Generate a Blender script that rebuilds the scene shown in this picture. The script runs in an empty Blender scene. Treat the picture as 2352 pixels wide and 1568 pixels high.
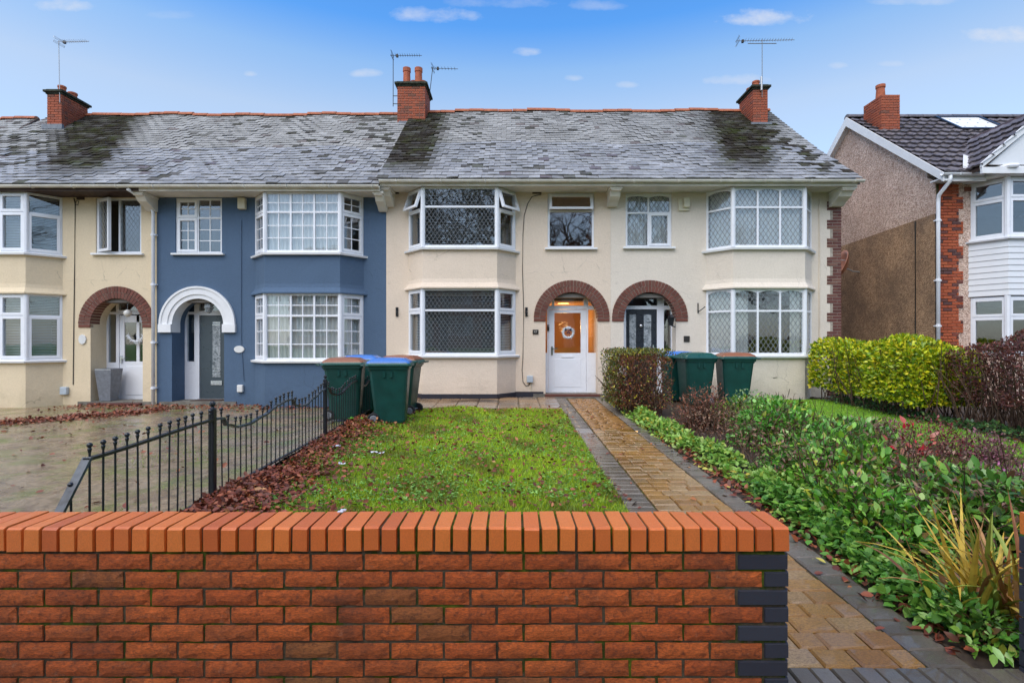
import bpy, math, random
import numpy as np
from mathutils import Vector, Matrix

random.seed(7)
RNG = np.random.default_rng(7)
SC = bpy.context.scene
COL = SC.collection

# ------------------------------------------------------------------ camera, sky, sun, exposure
CAM_Z = 1.55
cam_d = bpy.data.cameras.new('camera')
cam_d.sensor_width = 36.0
cam_d.lens = 18.35
cam_d.clip_end = 2000
cam = bpy.data.objects.new('camera', cam_d)
COL.objects.link(cam)
cam.location = (0, 0, CAM_Z)
cam.rotation_euler = (math.radians(90), 0, 0)
SC.camera = cam

SUN_EL, SUN_AZ = 57.0, 208.0          # azimuth clockwise from +Y (behind the camera, a little to the left)
W = bpy.data.worlds.new('World')
SC.world = W
W.use_nodes = True
wn = W.node_tree
wn.nodes.clear()


def nd(nt, typ, **kw):
    n = nt.nodes.new(typ)
    ins = kw.pop('ins', {})
    for k, v in kw.items():
        setattr(n, k, v)
    for k, v in ins.items():
        if hasattr(v, 'is_output') or isinstance(v, bpy.types.NodeSocket):
            nt.links.new(v, n.inputs[k])
        else:
            n.inputs[k].default_value = v
    return n


def mth(nt, op, a, b=None, c=None, clamp=False):
    n = nt.nodes.new('ShaderNodeMath')
    n.operation = op
    n.use_clamp = clamp
    for i, v in enumerate((a, b, c)):
        if v is None:
            continue
        if isinstance(v, bpy.types.NodeSocket):
            nt.links.new(v, n.inputs[i])
        else:
            n.inputs[i].default_value = v
    return n.outputs[0]


def ramp(nt, fac, stops, interp='LINEAR'):
    n = nt.nodes.new('ShaderNodeValToRGB')
    n.color_ramp.interpolation = interp
    el = n.color_ramp.elements
    while len(el) < len(stops):
        el.new(0.5)
    for e, (p, c) in zip(el, stops):
        e.position = p
        e.color = (c[0], c[1], c[2], 1) if hasattr(c, '__len__') else (c, c, c, 1)
    nt.links.new(fac, n.inputs[0])
    return n.outputs[0]


def mixc(nt, fac, a, b, mode='MIX'):
    n = nt.nodes.new('ShaderNodeMix')
    n.data_type = 'RGBA'
    n.blend_type = mode
    n.clamp_factor = True
    for s, v in ((0, fac), (6, a), (7, b)):
        if isinstance(v, bpy.types.NodeSocket):
            nt.links.new(v, n.inputs[s])
        else:
            n.inputs[s].default_value = v if s == 0 else (v[0], v[1], v[2], 1)
    return n.outputs[2]


sky = nd(wn, 'ShaderNodeTexSky', sky_type='NISHITA', sun_disc=False)
sky.sun_elevation = math.radians(SUN_EL)
sky.sun_rotation = math.radians(SUN_AZ)
sky.air_density = 1.0
sky.dust_density = 0.6
sky.ozone_density = 1.5
tc = nd(wn, 'ShaderNodeTexCoord')
sep = nd(wn, 'ShaderNodeSeparateXYZ', ins={0: tc.outputs['Generated']})
el_ = sep.outputs[2]
# steeper fall from pale horizon to saturated blue, the same all the way round
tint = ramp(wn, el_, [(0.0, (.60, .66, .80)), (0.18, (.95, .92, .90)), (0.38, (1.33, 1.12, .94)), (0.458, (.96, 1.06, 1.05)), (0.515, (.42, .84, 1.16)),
                      (.60, (.34, .74, 1.10)), (1.0, (.55, .78, 1.0))])  # overhead stop whitened to take the blue out of the ambient light
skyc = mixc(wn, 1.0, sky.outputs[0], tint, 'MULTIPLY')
# small fair-weather clouds; the sky behind the camera mirrors the one in front
ay = mth(wn, 'ABSOLUTE', sep.outputs[1])
inv = mth(wn, 'DIVIDE', 1.0, mth(wn, 'MAXIMUM', ay, 0.15))
pu = mth(wn, 'MULTIPLY', sep.outputs[0], inv)
pv = mth(wn, 'MULTIPLY', sep.outputs[2], inv)
comb = nd(wn, 'ShaderNodeCombineXYZ', ins={0: mth(wn, 'MULTIPLY', pu, .6), 1: pv})
cn = nd(wn, 'ShaderNodeTexNoise', ins={'Vector': comb.outputs[0], 'Scale': 30.0, 'Detail': 7.0, 'Roughness': .6})
cmask = None
# (px, py, half-width, half-height, strength) measured on the 2352-px-wide photograph
CL = [(150, 16, 62, 20, .62), (985, 38, 105, 24, .60), (1150, 8, 110, 20, .35), (1375, 14, 62, 18, .32), (1750, 44, 120, 26, .85),
      (2090, 2, 110, 16, .42), (2300, 85, 105, 26, .8), (1208, 121, 34, 13, .6), (574, 171, 18, 9, .6), (842, 170, 40, 13, .5),
      (1690, 185, 75, 17, .6), (1315, 180, 22, 10, .45), (1435, 196, 32, 11, .5), (1922, 152, 24, 10, .4), (2045, 148, 38, 10, .35),
      (395, 36, 60, 13, .16), (2900, 20, 150, 30, .7), (-500, 60, 160, 32, .7), (3300, 160, 90, 24, .6), (-900, 130, 110, 25, .6)]
for (px, py, hw, hh, st) in CL:
    u0, v0 = (px - 1176) / 1199.0, (784 - py) / 1199.0
    a = mth(wn, 'MULTIPLY', mth(wn, 'SUBTRACT', pu, u0), 1199.0 / hw)
    b = mth(wn, 'MULTIPLY', mth(wn, 'SUBTRACT', pv, v0), 1199.0 / hh)
    # flatter underside
    b = mth(wn, 'MULTIPLY', b, mth(wn, 'ADD', 1.15, mth(wn, 'MULTIPLY', mth(wn, 'LESS_THAN', b, 0.0), .5)))
    d = mth(wn, 'ADD', mth(wn, 'MULTIPLY', a, a), mth(wn, 'MULTIPLY', b, b))
    m = mth(wn, 'MULTIPLY', mth(wn, 'SUBTRACT', 1.15, d), .55)
    m = mth(wn, 'ADD', m, mth(wn, 'MULTIPLY', mth(wn, 'SUBTRACT', cn.outputs[0], .5), 2.2), clamp=True)
    m = mth(wn, 'MULTIPLY', m, st)
    cmask = m if cmask is None else mth(wn, 'MAXIMUM', cmask, m)
skyc = mixc(wn, cmask, skyc, (2.9, 3.05, 3.4))
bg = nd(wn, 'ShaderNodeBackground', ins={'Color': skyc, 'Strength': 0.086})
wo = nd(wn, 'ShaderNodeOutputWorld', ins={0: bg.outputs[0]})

sun_d = bpy.data.lights.new('sun', 'SUN')
sun_d.energy = 1.25
sun_d.angle = math.radians(70)
sun_d.color = (1.0, .88, .72)
sun = bpy.data.objects.new('sun', sun_d)
COL.objects.link(sun)
az, el = math.radians(SUN_AZ), math.radians(SUN_EL)
sdir = Vector((math.sin(az) * math.cos(el), math.cos(az) * math.cos(el), math.sin(el)))
sun.rotation_euler = sdir.to_track_quat('Z', 'Y').to_euler()
sun.location = sdir * 60

SC.view_settings.view_transform = 'Standard'
SC.view_settings.look = 'None'
SC.view_settings.exposure = 1.6
SC.view_settings.gamma = 1.0
SC.render.engine = 'CYCLES'
SC.cycles.use_denoising = True
try:
    SC.cycles.denoiser = 'OPENIMAGEDENOISE'
    SC.cycles.denoising_input_passes = 'RGB_ALBEDO_NORMAL'
    SC.cycles.denoising_prefilter = 'ACCURATE'
except Exception:
    pass
SC.cycles.max_bounces = 8
SC.cycles.transparent_max_bounces = 12
SC.cycles.caustics_reflective = False
SC.cycles.caustics_refractive = False

# ------------------------------------------------------------------ material library
M = {}


def newmat(name):
    m = bpy.data.materials.new(name)
    m.use_nodes = True
    nt = m.node_tree
    nt.nodes.clear()
    out = nt.nodes.new('ShaderNodeOutputMaterial')
    M[name] = m
    return m, nt, out


def pbsdf(nt, out, base, rough=.6, spec=.5, normal=None, metal=0.0, coat=0.0):
    p = nt.nodes.new('ShaderNodeBsdfPrincipled')
    for k, v in (('Base Color', base), ('Roughness', rough), ('Specular IOR Level', spec), ('Metallic', metal), ('Coat Weight', coat)):
        if isinstance(v, bpy.types.NodeSocket):
            nt.links.new(v, p.inputs[k])
        elif hasattr(v, '__len__'):
            p.inputs[k].default_value = (v[0], v[1], v[2], 1)
        else:
            p.inputs[k].default_value = v
    if normal is not None:
        nt.links.new(normal, p.inputs['Normal'])
    nt.links.new(p.outputs[0], out.inputs[0])
    return p


def ovec(nt, rnd=False, scale=(1, 1, 1)):
    t = nt.nodes.new('ShaderNodeTexCoord')
    v = t.outputs['Object']
    if rnd:
        oi = nt.nodes.new('ShaderNodeObjectInfo')
        c = nd(nt, 'ShaderNodeVectorMath', operation='ADD', ins={0: v})
        s = mth(nt, 'MULTIPLY', oi.outputs['Random'], 97.0)
        nt.links.new(s, c.inputs[1])
        v = c.outputs[0]
    if scale != (1, 1, 1):
        c = nd(nt, 'ShaderNodeVectorMath', operation='MULTIPLY', ins={0: v, 1: scale})
        v = c.outputs[0]
    return v


def noise(nt, v, s, d=4, r=.6, dist=0.0):
    return nd(nt, 'ShaderNodeTexNoise', ins={'Vector': v, 'Scale': s, 'Detail': d, 'Roughness': r, 'Distortion': dist}).outputs[0]


def bump(nt, h, strength=.4, dist=.01, prev=None):
    b = nd(nt, 'ShaderNodeBump', ins={'Height': h, 'Strength': strength, 'Distance': dist})
    if prev is not None:
        nt.links.new(prev, b.inputs['Normal'])
    return b.outputs[0]


def plain(name, col, rough=.5, spec=.5, var=.12, scale=6.0, bscale=0, bstr=.2, metal=0, rnd=False, coat=0.0):
    m, nt, out = newmat(name)
    v = ovec(nt, rnd)
    n = noise(nt, v, scale, 5)
    lo = tuple(c * (1 - var) for c in col)
    hi = tuple(min(1, c * (1 + var)) for c in col)
    c = ramp(nt, n, [(.3, lo), (.7, hi)])
    nrm = bump(nt, noise(nt, v, bscale, 4), bstr, .01) if bscale else None
    r = ramp(nt, noise(nt, v, scale * 1.7, 3), [(.3, max(.02, rough - .08)), (.7, min(1, rough + .08))])
    pbsdf(nt, out, c, r, spec, nrm, metal, coat)
    return m


def stucco(name, col, dirt, streak=.35):
    m, nt, out = newmat(name)
    v = ovec(nt)
    big = noise(nt, v, .7, 5, .55)
    c = mixc(nt, ramp(nt, big, [(.35, 0.0), (.7, .5)]), col, tuple(x * .86 for x in col))
    fine = noise(nt, v, 26, 5, .7)
    c = mixc(nt, ramp(nt, fine, [(.3, .4), (.6, 0.0)]), c, tuple(x * .72 for x in col))
    vs = ovec(nt, scale=(2.2, 2.2, .5))
    st = noise(nt, vs, 1.3, 6, .6)
    c = mixc(nt, ramp(nt, st, [(.52, 0.0), (.78, streak)]), c, dirt)
    spots = noise(nt, v, 3.1, 8, .7)
    c = mixc(nt, ramp(nt, spots, [(.62, 0.0), (.74, .45)]), c, dirt)
    zz = nd(nt, 'ShaderNodeSeparateXYZ', ins={0: v}).outputs[2]
    lowf = mth(nt, 'ADD', mth(nt, 'MULTIPLY', mth(nt, 'SUBTRACT', .42, zz), 1.1), mth(nt, 'MULTIPLY', mth(nt, 'SUBTRACT', noise(nt, v, 2.4, 7, .7), .5), 2.2))
    c = mixc(nt, mth(nt, 'MULTIPLY', lowf, .55, clamp=True), c, dirt)
    vd = nd(nt, 'ShaderNodeVectorMath', operation='ADD', ins={0: v, 1: nd(nt, 'ShaderNodeTexNoise', ins={'Vector': v, 'Scale': 1.2, 'Detail': 4.0}).outputs['Color']})
    ve = nd(nt, 'ShaderNodeTexVoronoi', feature='DISTANCE_TO_EDGE', ins={'Vector': vd.outputs[0], 'Scale': .9}).outputs['Distance']
    ck = mth(nt, 'MULTIPLY', mth(nt, 'LESS_THAN', ve, .0055), ramp(nt, noise(nt, v, .8, 3), [(.55, 0.0), (.62, .32)]))
    c = mixc(nt, ck, c, tuple(x * .35 for x in dirt))
    patch = noise(nt, v, .45, 2, .4, 1.5)
    c = mixc(nt, ramp(nt, patch, [(.50, 0.0), (.53, .10)]), c, tuple(min(1, x * 1.12) for x in col))
    h = noise(nt, v, 34, 6, .65)
    h2 = noise(nt, v, 9, 3, .5)
    nr = bump(nt, h2, .35, .02)
    nr = bump(nt, h, .55, .012, nr)
    pbsdf(nt, out, c, .85, .25, nr)
    return m


def brickm(name, stops, moss=(.05, .07, .02), mossamt=.25, rough=.75, bstr=.6, bscale=45, dark=.5, spec=.35, grime=0.0, wet=0.0):
    m, nt, out = newmat(name)
    oi = nt.nodes.new('ShaderNodeObjectInfo')
    v = ovec(nt, True)
    c = ramp(nt, oi.outputs['Random'], stops)
    n = noise(nt, v, 14, 6, .65)
    c = mixc(nt, ramp(nt, n, [(.35, dark), (.62, 0.0)]), c, (.06, .025, .015))
    n2 = noise(nt, v, 5, 5, .6)
    c = mixc(nt, ramp(nt, n2, [(.6, 0.0), (.8, mossamt)]), c, moss)
    if grime:
        pos = nd(nt, 'ShaderNodeNewGeometry').outputs['Position']
        g1 = noise(nt, pos, 2.6, 8, .7)
        c = mixc(nt, ramp(nt, g1, [(.48, 0.0), (.68, grime)]), c, (.045, .028, .018))
        sz = nd(nt, 'ShaderNodeSeparateXYZ', ins={0: pos}).outputs[2]
        low = mth(nt, 'ADD', mth(nt, 'MULTIPLY', mth(nt, 'SUBTRACT', .26, sz), 2.2), mth(nt, 'MULTIPLY', mth(nt, 'SUBTRACT', noise(nt, pos, 4.0, 6, .7), .5), 2.4))
        c = mixc(nt, mth(nt, 'MULTIPLY', low, grime * 1.1, clamp=True), c, (.03, .028, .014))
        sp_ = noise(nt, pos, 38, 5, .75)
        c = mixc(nt, ramp(nt, sp_, [(.52, 0.0), (.66, .6)]), c, (.06, .028, .018))
        pale = noise(nt, pos, 16, 6, .75)
        c = mixc(nt, ramp(nt, pale, [(.60, 0.0), (.72, .4)]), c, (.62, .30, .17))
    h = noise(nt, v, bscale, 5, .65)
    if wet:
        pos = nd(nt, 'ShaderNodeNewGeometry').outputs['Position']
        wm = ramp(nt, noise(nt, pos, 1.3, 5, .6), [(.40, wet), (.62, 0.0)])
        c = mixc(nt, mth(nt, 'MULTIPLY', wm, .5), c, tuple(q * .3 for q in stops[0][1]))
        rgh = mixc(nt, wm, (rough,) * 3, (.08,) * 3)
        pbsdf(nt, out, c, rgh, spec, bump(nt, h, bstr * .6, .006), coat=mth(nt, 'MULTIPLY', wm, .6))
        return m
    pbsdf(nt, out, c, rough, spec, bump(nt, h, bstr, .006))
    return m


stucco('render_yellow', (.78, .64, .44), (.42, .34, .21), .14)
stucco('render_cream', (.80, .66, .52), (.45, .37, .27), .12)
stucco('render_pale', (.79, .695, .58), (.45, .39, .31), .14)
stucco('render_blue', (.092, .145, .225), (.06, .09, .14), .15)
groundmat_later = None
plain('upvc', (.80, .81, .84), .32, .5, .035, 3)
plain('white_paint', (.78, .78, .78), .5, .4, .05, 4, 30, .08)
plain('gutter_plastic', (.74, .71, .63), .38, .5, .16, 3)
plain('soffit_paint', (.72, .68, .60), .6, .3, .15, 2)
plain('dark_wood', (.06, .035, .025), .6, .3, .3, 8)
plain('door_black', (.018, .022, .03), .28, .5, .1, 5)
plain('door_slate', (.055, .075, .088), .32, .5, .06, 5)
plain('chrome', (.7, .7, .72), .2, .5, .05, 5, metal=1)
plain('lead_grey', (.17, .18, .2), .5, .4, .25, 12)
plain('galvanised', (.42, .42, .42), .45, .5, .2, 10, metal=.6)
plain('iron_black', (.012, .014, .018), .38, .5, .4, 25, 60, .15)
plain('iron_flaked', (.05, .06, .07), .35, .5, .9, 14)
plain('concrete', (.17, .155, .13), .7, .3, .3, 5, 40, .3)
plain('cap_dark', (.035, .038, .025), .8, .2, .6, 9, 30, .4)
plain('plaque_white', (.7, .7, .68), .4, .4, .05, 8)
plain('plaque_dark', (.03, .026, .022), .45, .4, .2, 8)
plain('ink_white', (.45, .42, .38), .5, .3, .02, 8)
plain('meter_grey', (.44, .50, .55), .5, .4, .08, 6)
plain('cream_plastic', (.68, .62, .45), .4, .4, .08, 6)
plain('blind_white', (.62, .64, .66), .5, .4, .05, 6)
plain('blind_grey', (.20, .22, .23), .5, .4, .05, 6)
plain('lead_strip', (.24, .25, .26), .45, .5, .1, 6)
plain('room_wall', (.20, .18, .16), .9, .1, .1, 2)
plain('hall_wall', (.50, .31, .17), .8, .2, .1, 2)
plain('cable_black', (.03, .028, .025), .6, .3, .1, 6)
plain('bin_green', (.007, .055, .046), .36, .45, .25, 5, 60, .05)
plain('bin_rubber', (.02, .02, .022), .6, .3, .2, 9)
plain('lid_blue', (.05, .17, .5), .3, .5, .12, 4)
plain('lid_brown', (.26, .095, .045), .34, .5, .15, 4)
plain('lid_green', (.010, .075, .062), .3, .5, .12, 4)
plain('aerial_metal', (.22, .22, .21), .5, .4, .2, 9, metal=.4)
plain('aerial_dark', (.05, .045, .04), .6, .3, .2, 9)
plain('dish_rust', (.55, .26, .18), .5, .4, .15, 6)
plain('pot_terracotta', (.38, .105, .05), .75, .3, .3, 7, 40, .25)
plain('ridge_clay', (.36, .115, .055), .75, .3, .3, 9, 40, .3, rnd=True)
plain('cladding_white', (.74, .75, .76), .4, .4, .03, 3)
plain('bark', (.05, .04, .032), .9, .2, .4, 9, 30, .5)
plain('twig_brown', (.10, .06, .04), .8, .2, .4, 9)
plain('litter_white', (.7, .72, .8), .5, .3, .1, 9)
plain('litter_green', (.18, .5, .05), .5, .3, .1, 9)
plain('wreath_silver', (.62, .64, .66), .45, .5, .4, 40, 60, .4)
plain('ribbon_navy', (.015, .03, .07), .5, .4, .2, 10)
plain('bulb_white', (.75, .72, .66), .3, .5, .1, 9)
plain('flower_pink', (.55, .16, .26), .7, .2, .3, 9)

brickm('wall_brick', [(0, (.58, .11, .02)), (.45, (.76, .165, .03)), (.88, (.65, .125, .024)), (.93, (.40, .145, .04)), (1, (.46, .125, .03))],
       mossamt=.3, dark=.6, grime=.62, bstr=.9)
brickm('coping_brick', [(0, (.60, .125, .024)), (.3, (.78, .18, .032)), (.6, (.84, .225, .04)), (1, (.68, .15, .028))], mossamt=.16, rough=.32, bstr=.35, dark=.18, spec=.55)
brickm('blue_brick', [(0, (.030, .034, .048)), (.5, (.042, .048, .064)), (1, (.025, .028, .04))], mossamt=.05, rough=.5, bstr=.2, dark=.25)
brickm('arch_brick', [(0, (.13, .045, .032)), (.5, (.19, .062, .042)), (1, (.16, .07, .05))], mossamt=.2, rough=.7, bstr=.4, dark=.3)
brickm('chimney_brick', [(0, (.36, .085, .04)), (.5, (.44, .11, .05)), (.85, (.33, .09, .05)), (1, (.2, .08, .05))], mossamt=.3, dark=.35)
brickm('quoin_brick', [(0, (.12, .042, .035)), (.5, (.17, .06, .05)), (1, (.22, .11, .08))], mossamt=.35, moss=(.2, .17, .11), dark=.3)
brickm('orange_quoin', [(0, (.42, .09, .035)), (.5, (.48, .115, .045)), (.74, (.34, .07, .032)), (.8, (.10, .05, .05)), (1, (.16, .05, .04))], mossamt=.1, dark=.3)
brickm('paver_yellow', [(0, (.44, .21, .035)), (.3, (.52, .27, .06)), (.55, (.36, .16, .028)), (.8, (.52, .33, .14)), (1, (.44, .27, .11))], moss=(.10, .12, .03), mossamt=.4, rough=.3, bstr=.45, bscale=30, dark=.6, spec=.6, wet=.9)
brickm('paver_grey', [(0, (.13, .11, .085)), (.5, (.21, .18, .14)), (1, (.16, .13, .10))], moss=(.11, .11, .04), mossamt=.5, rough=.34, bstr=.4, bscale=30, dark=.3, spec=.5, wet=.8)
brickm('slab_tan', [(0, (.27, .17, .09)), (.5, (.34, .21, .11)), (1, (.24, .19, .14))], moss=(.08, .08, .04), mossamt=.4, rough=.35, bstr=.3, bscale=20, dark=.3, spec=.5, wet=.8)


def mortar():
    m, nt, out = newmat('mortar')
    v = ovec(nt)
    n = noise(nt, v, 5, 6, .65)
    c = ramp(nt, n, [(.3, (.045, .034, .022)), (.48, (.10, .078, .05)), (.55, (.04, .055, .012)), (.68, (.12, .15, .015))])
    pbsdf(nt, out, c, .95, .15, bump(nt, noise(nt, v, 70, 4), .6, .01))


mortar()
plain('mortar_pale', (.38, .33, .27), .95, .15, .3, 12, 60, .4)


def pebbledash(name, lo, mid, hi, dirt, amt):
    m, nt, out = newmat(name)
    v = ovec(nt)
    vo = nd(nt, 'ShaderNodeTexVoronoi', ins={'Vector': v, 'Scale': 38.0})
    c = ramp(nt, vo.outputs['Color'], [(.15, lo), (.5, mid), (.85, hi)])
    big = noise(nt, v, 1.1, 7, .65)
    c = mixc(nt, ramp(nt, big, [(.40, 0.0), (.66, amt)]), c, dirt)
    fine = noise(nt, v, 9, 6, .7)
    c = mixc(nt, ramp(nt, fine, [(.5, 0.0), (.7, amt * .7)]), c, dirt)
    pbsdf(nt, out, c, .9, .2, bump(nt, vo.outputs['Distance'], .8, .02))


pebbledash('pebbledash', (.40, .26, .20), (.68, .49, .39), (.84, .67, .56), (.26, .17, .12), .4)
pebbledash('render_brown', (.30, .18, .10), (.46, .29, .17), (.60, .39, .23), (.15, .10, .07), .7)


def rooftile(name, single):
    m, nt, out = newmat(name)
    if single:                              # single slates carry their shade and moss in the object colour
        oi = nd(nt, 'ShaderNodeObjectInfo')
        sp = nd(nt, 'ShaderNodeSeparateColor', ins={0: oi.outputs['Color']})
        a, mo = sp.outputs[0], sp.outputs[1]
        v = nd(nt, 'ShaderNodeNewGeometry').outputs['Position']
    else:
        v = nd(nt, 'ShaderNodeNewGeometry').outputs['Position']
        a = nd(nt, 'ShaderNodeAttribute', attribute_name='rnd').outputs['Fac']
        mo = nd(nt, 'ShaderNodeAttribute', attribute_name='moss').outputs['Fac']
    c = ramp(nt, a, [(0, (.15, .145, .145)), (.3, (.26, .255, .255)), (.6, (.355, .35, .345)), (.88, (.46, .455, .45)), (1, (.13, .10, .10))])
    n = noise(nt, v, 1.6, 7, .68)
    c = mixc(nt, ramp(nt, n, [(.36, .5), (.6, 0.0)]), c, (.12, .12, .115))
    n2 = noise(nt, v, 11, 6, .7)
    c = mixc(nt, ramp(nt, n2, [(.58, 0.0), (.74, .25)]), c, (.55, .545, .55))
    n4 = noise(nt, v, 26, 4, .7)
    c = mixc(nt, ramp(nt, n4, [(.33, .5), (.5, 0.0)]), c, (.09, .09, .08))
    n3 = noise(nt, v, 6, 6, .7)
    mm = mth(nt, 'MULTIPLY', mo, ramp(nt, n3, [(.2, .78), (.5, 1.0)]))
    g = noise(nt, v, 2.2, 3)
    mc = ramp(nt, g, [(.40, (.030, .024, .019)), (.56, (.036, .033, .018)), (.75, (.045, .058, .014))])
    c = mixc(nt, mm, c, mc)
    r = mth(nt, 'MAXIMUM', ramp(nt, n2, [(.3, .38), (.7, .62)]), mm)
    pbsdf(nt, out, c, r, mth(nt, 'MULTIPLY', mth(nt, 'SUBTRACT', 1.1, mm), .45), bump(nt, noise(nt, v, 60, 4), .35, .006))


rooftile('roof_tile', False)
rooftile('roof_slate', True)


def concretetile():
    m, nt, out = newmat('concrete_tile')
    oi = nt.nodes.new('ShaderNodeObjectInfo')
    v = ovec(nt, True)
    c = ramp(nt, oi.outputs['Random'], [(0, (.10, .085, .09)), (.5, (.155, .135, .14)), (1, (.20, .175, .18))])
    n = noise(nt, v, 9, 6, .65)
    c = mixc(nt, ramp(nt, n, [(.4, .5), (.65, 0.0)]), c, (.05, .042, .045))
    pbsdf(nt, out, c, .5, .45, bump(nt, noise(nt, v, 50, 4), .3, .006))


concretetile()


def leafmat():
    m, nt, out = newmat('leaf')
    a = nd(nt, 'ShaderNodeAttribute', attribute_name='col').outputs['Color']
    p = nt.nodes.new('ShaderNodeBsdfPrincipled')
    nt.links.new(a, p.inputs['Base Color'])
    p.inputs['Roughness'].default_value = .36
    p.inputs['Specular IOR Level'].default_value = .45
    t = nd(nt, 'ShaderNodeBsdfTranslucent', ins={'Color': a})
    mx = nd(nt, 'ShaderNodeMixShader', ins={0: .22, 1: p.outputs[0], 2: t.outputs[0]})
    nt.links.new(mx.outputs[0], out.inputs[0])
    m2, nt, out = newmat('dry_leaf')
    a = nd(nt, 'ShaderNodeAttribute', attribute_name='col').outputs['Color']
    pbsdf(nt, out, a, .5, .4)


leafmat()


def glassmat():
    m, nt, out = newmat('glass')
    fc = nd(nt, 'ShaderNodeLayerWeight', ins={'Blend': .5}).outputs['Facing']
    f = mth(nt, 'MULTIPLY', mth(nt, 'ADD', .045, mth(nt, 'MULTIPLY', mth(nt, 'POWER', fc, 5.0), .95)), 2.0, clamp=True)
    t = nd(nt, 'ShaderNodeBsdfTransparent', ins={'Color': (.95, .97, .97, 1)})
    v = ovec(nt)
    gl = nd(nt, 'ShaderNodeBsdfGlossy', ins={'Color': (.95, .97, 1, 1), 'Roughness': .02, 'Normal': bump(nt, noise(nt, v, 2.5, 2), .04, .02)})
    mx = nd(nt, 'ShaderNodeMixShader', ins={0: f, 1: t.outputs[0], 2: gl.outputs[0]})
    nt.links.new(mx.outputs[0], out.inputs[0])
    m, nt, out = newmat('frosted_glass')
    v = ovec(nt)
    pbsdf(nt, out, ramp(nt, noise(nt, v, 9, 4, .6, 2.0), [(.35, (.10, .12, .13)), (.65, (.45, .48, .5))]), .15, .6,
          bump(nt, noise(nt, v, 18, 2, .5, 2), .5, .01))
    m, nt, out = newmat('curtain')
    v = ovec(nt)
    n = noise(nt, v, 5, 3)
    c = ramp(nt, n, [(.3, (.78, .80, .80)), (.7, (.88, .88, .86))])
    p = nd(nt, 'ShaderNodeBsdfDiffuse', ins={'Color': c})
    t = nd(nt, 'ShaderNodeBsdfTranslucent', ins={'Color': c})
    mx = nd(nt, 'ShaderNodeMixShader', ins={0: .3, 1: p.outputs[0], 2: t.outputs[0]})
    nt.links.new(mx.outputs[0], out.inputs[0])
    m, nt, out = newmat('lamp_amber')
    v = ovec(nt)
    c = ramp(nt, noise(nt, v, 9, 3), [(.35, (1.0, .30, .03)), (.65, (1.0, .62, .18))])
    e = nd(nt, 'ShaderNodeEmission', ins={'Color': c, 'Strength': 2.6})
    nt.links.new(e.outputs[0], out.inputs[0])


glassmat()


def groundmat(name, stops, scale, rough, wet=.0, moss=None, mosst=(.55, .7), bstr=.4, bscale=25, scale2=None):
    m, nt, out = newmat(name)
    v = ovec(nt)
    n = noise(nt, v, scale, 8, .65, .4)
    c = ramp(nt, n, stops)
    if moss:
        c = mixc(nt, ramp(nt, noise(nt, v, scale * .7, 7, .7), [(mosst[0], 0.0), (mosst[1], .85)]), c, moss)
    fs_ = noise(nt, v, 18, 7, .75)
    c = mixc(nt, ramp(nt, fs_, [(.36, .55), (.52, 0.0)]), c, tuple(q * .35 for q in stops[0][1]))
    c = mixc(nt, ramp(nt, fs_, [(.58, 0.0), (.72, .4)]), c, tuple(min(.6, q * 1.5) for q in stops[-1][1]))
    r = ramp(nt, noise(nt, v, scale * .6, 4), [(.40, max(.05, rough - wet)), (.6, rough)])
    pbsdf(nt, out, c, r, .5, bump(nt, noise(nt, v, bscale, 6), bstr, .012))


groundmat('soil', [(.3, (.035, .022, .014)), (.5, (.06, .038, .024)), (.7, (.085, .06, .035))], 6, .85, .2)
groundmat('lawn_soil', [(.3, (.08, .14, .014)), (.5, (.13, .22, .02)), (.7, (.09, .07, .026))], 5, .85)
groundmat('grass_green', [(.3, (.075, .17, .02)), (.5, (.10, .22, .025)), (.7, (.13, .26, .035))], 3, .85)
groundmat('driveway', [(.25, (.11, .07, .042)), (.42, (.22, .15, .085)), (.52, (.33, .24, .145)), (.64, (.15, .095, .055)), (.78, (.36, .27, .17))], 2.4, .34, .29,
          moss=(.15, .18, .03), mosst=(.48, .62), bstr=.5)
groundmat('pavement', [(.3, (.12, .115, .11)), (.7, (.19, .18, .17))], 5, .7, .2)
groundmat('asphalt', [(.3, (.035, .035, .037)), (.7, (.06, .06, .06))], 9, .8, .2, bscale=80)


# ------------------------------------------------------------------ mesh helpers
WO = {}          # world origin of every thing, parts inherit it


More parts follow.
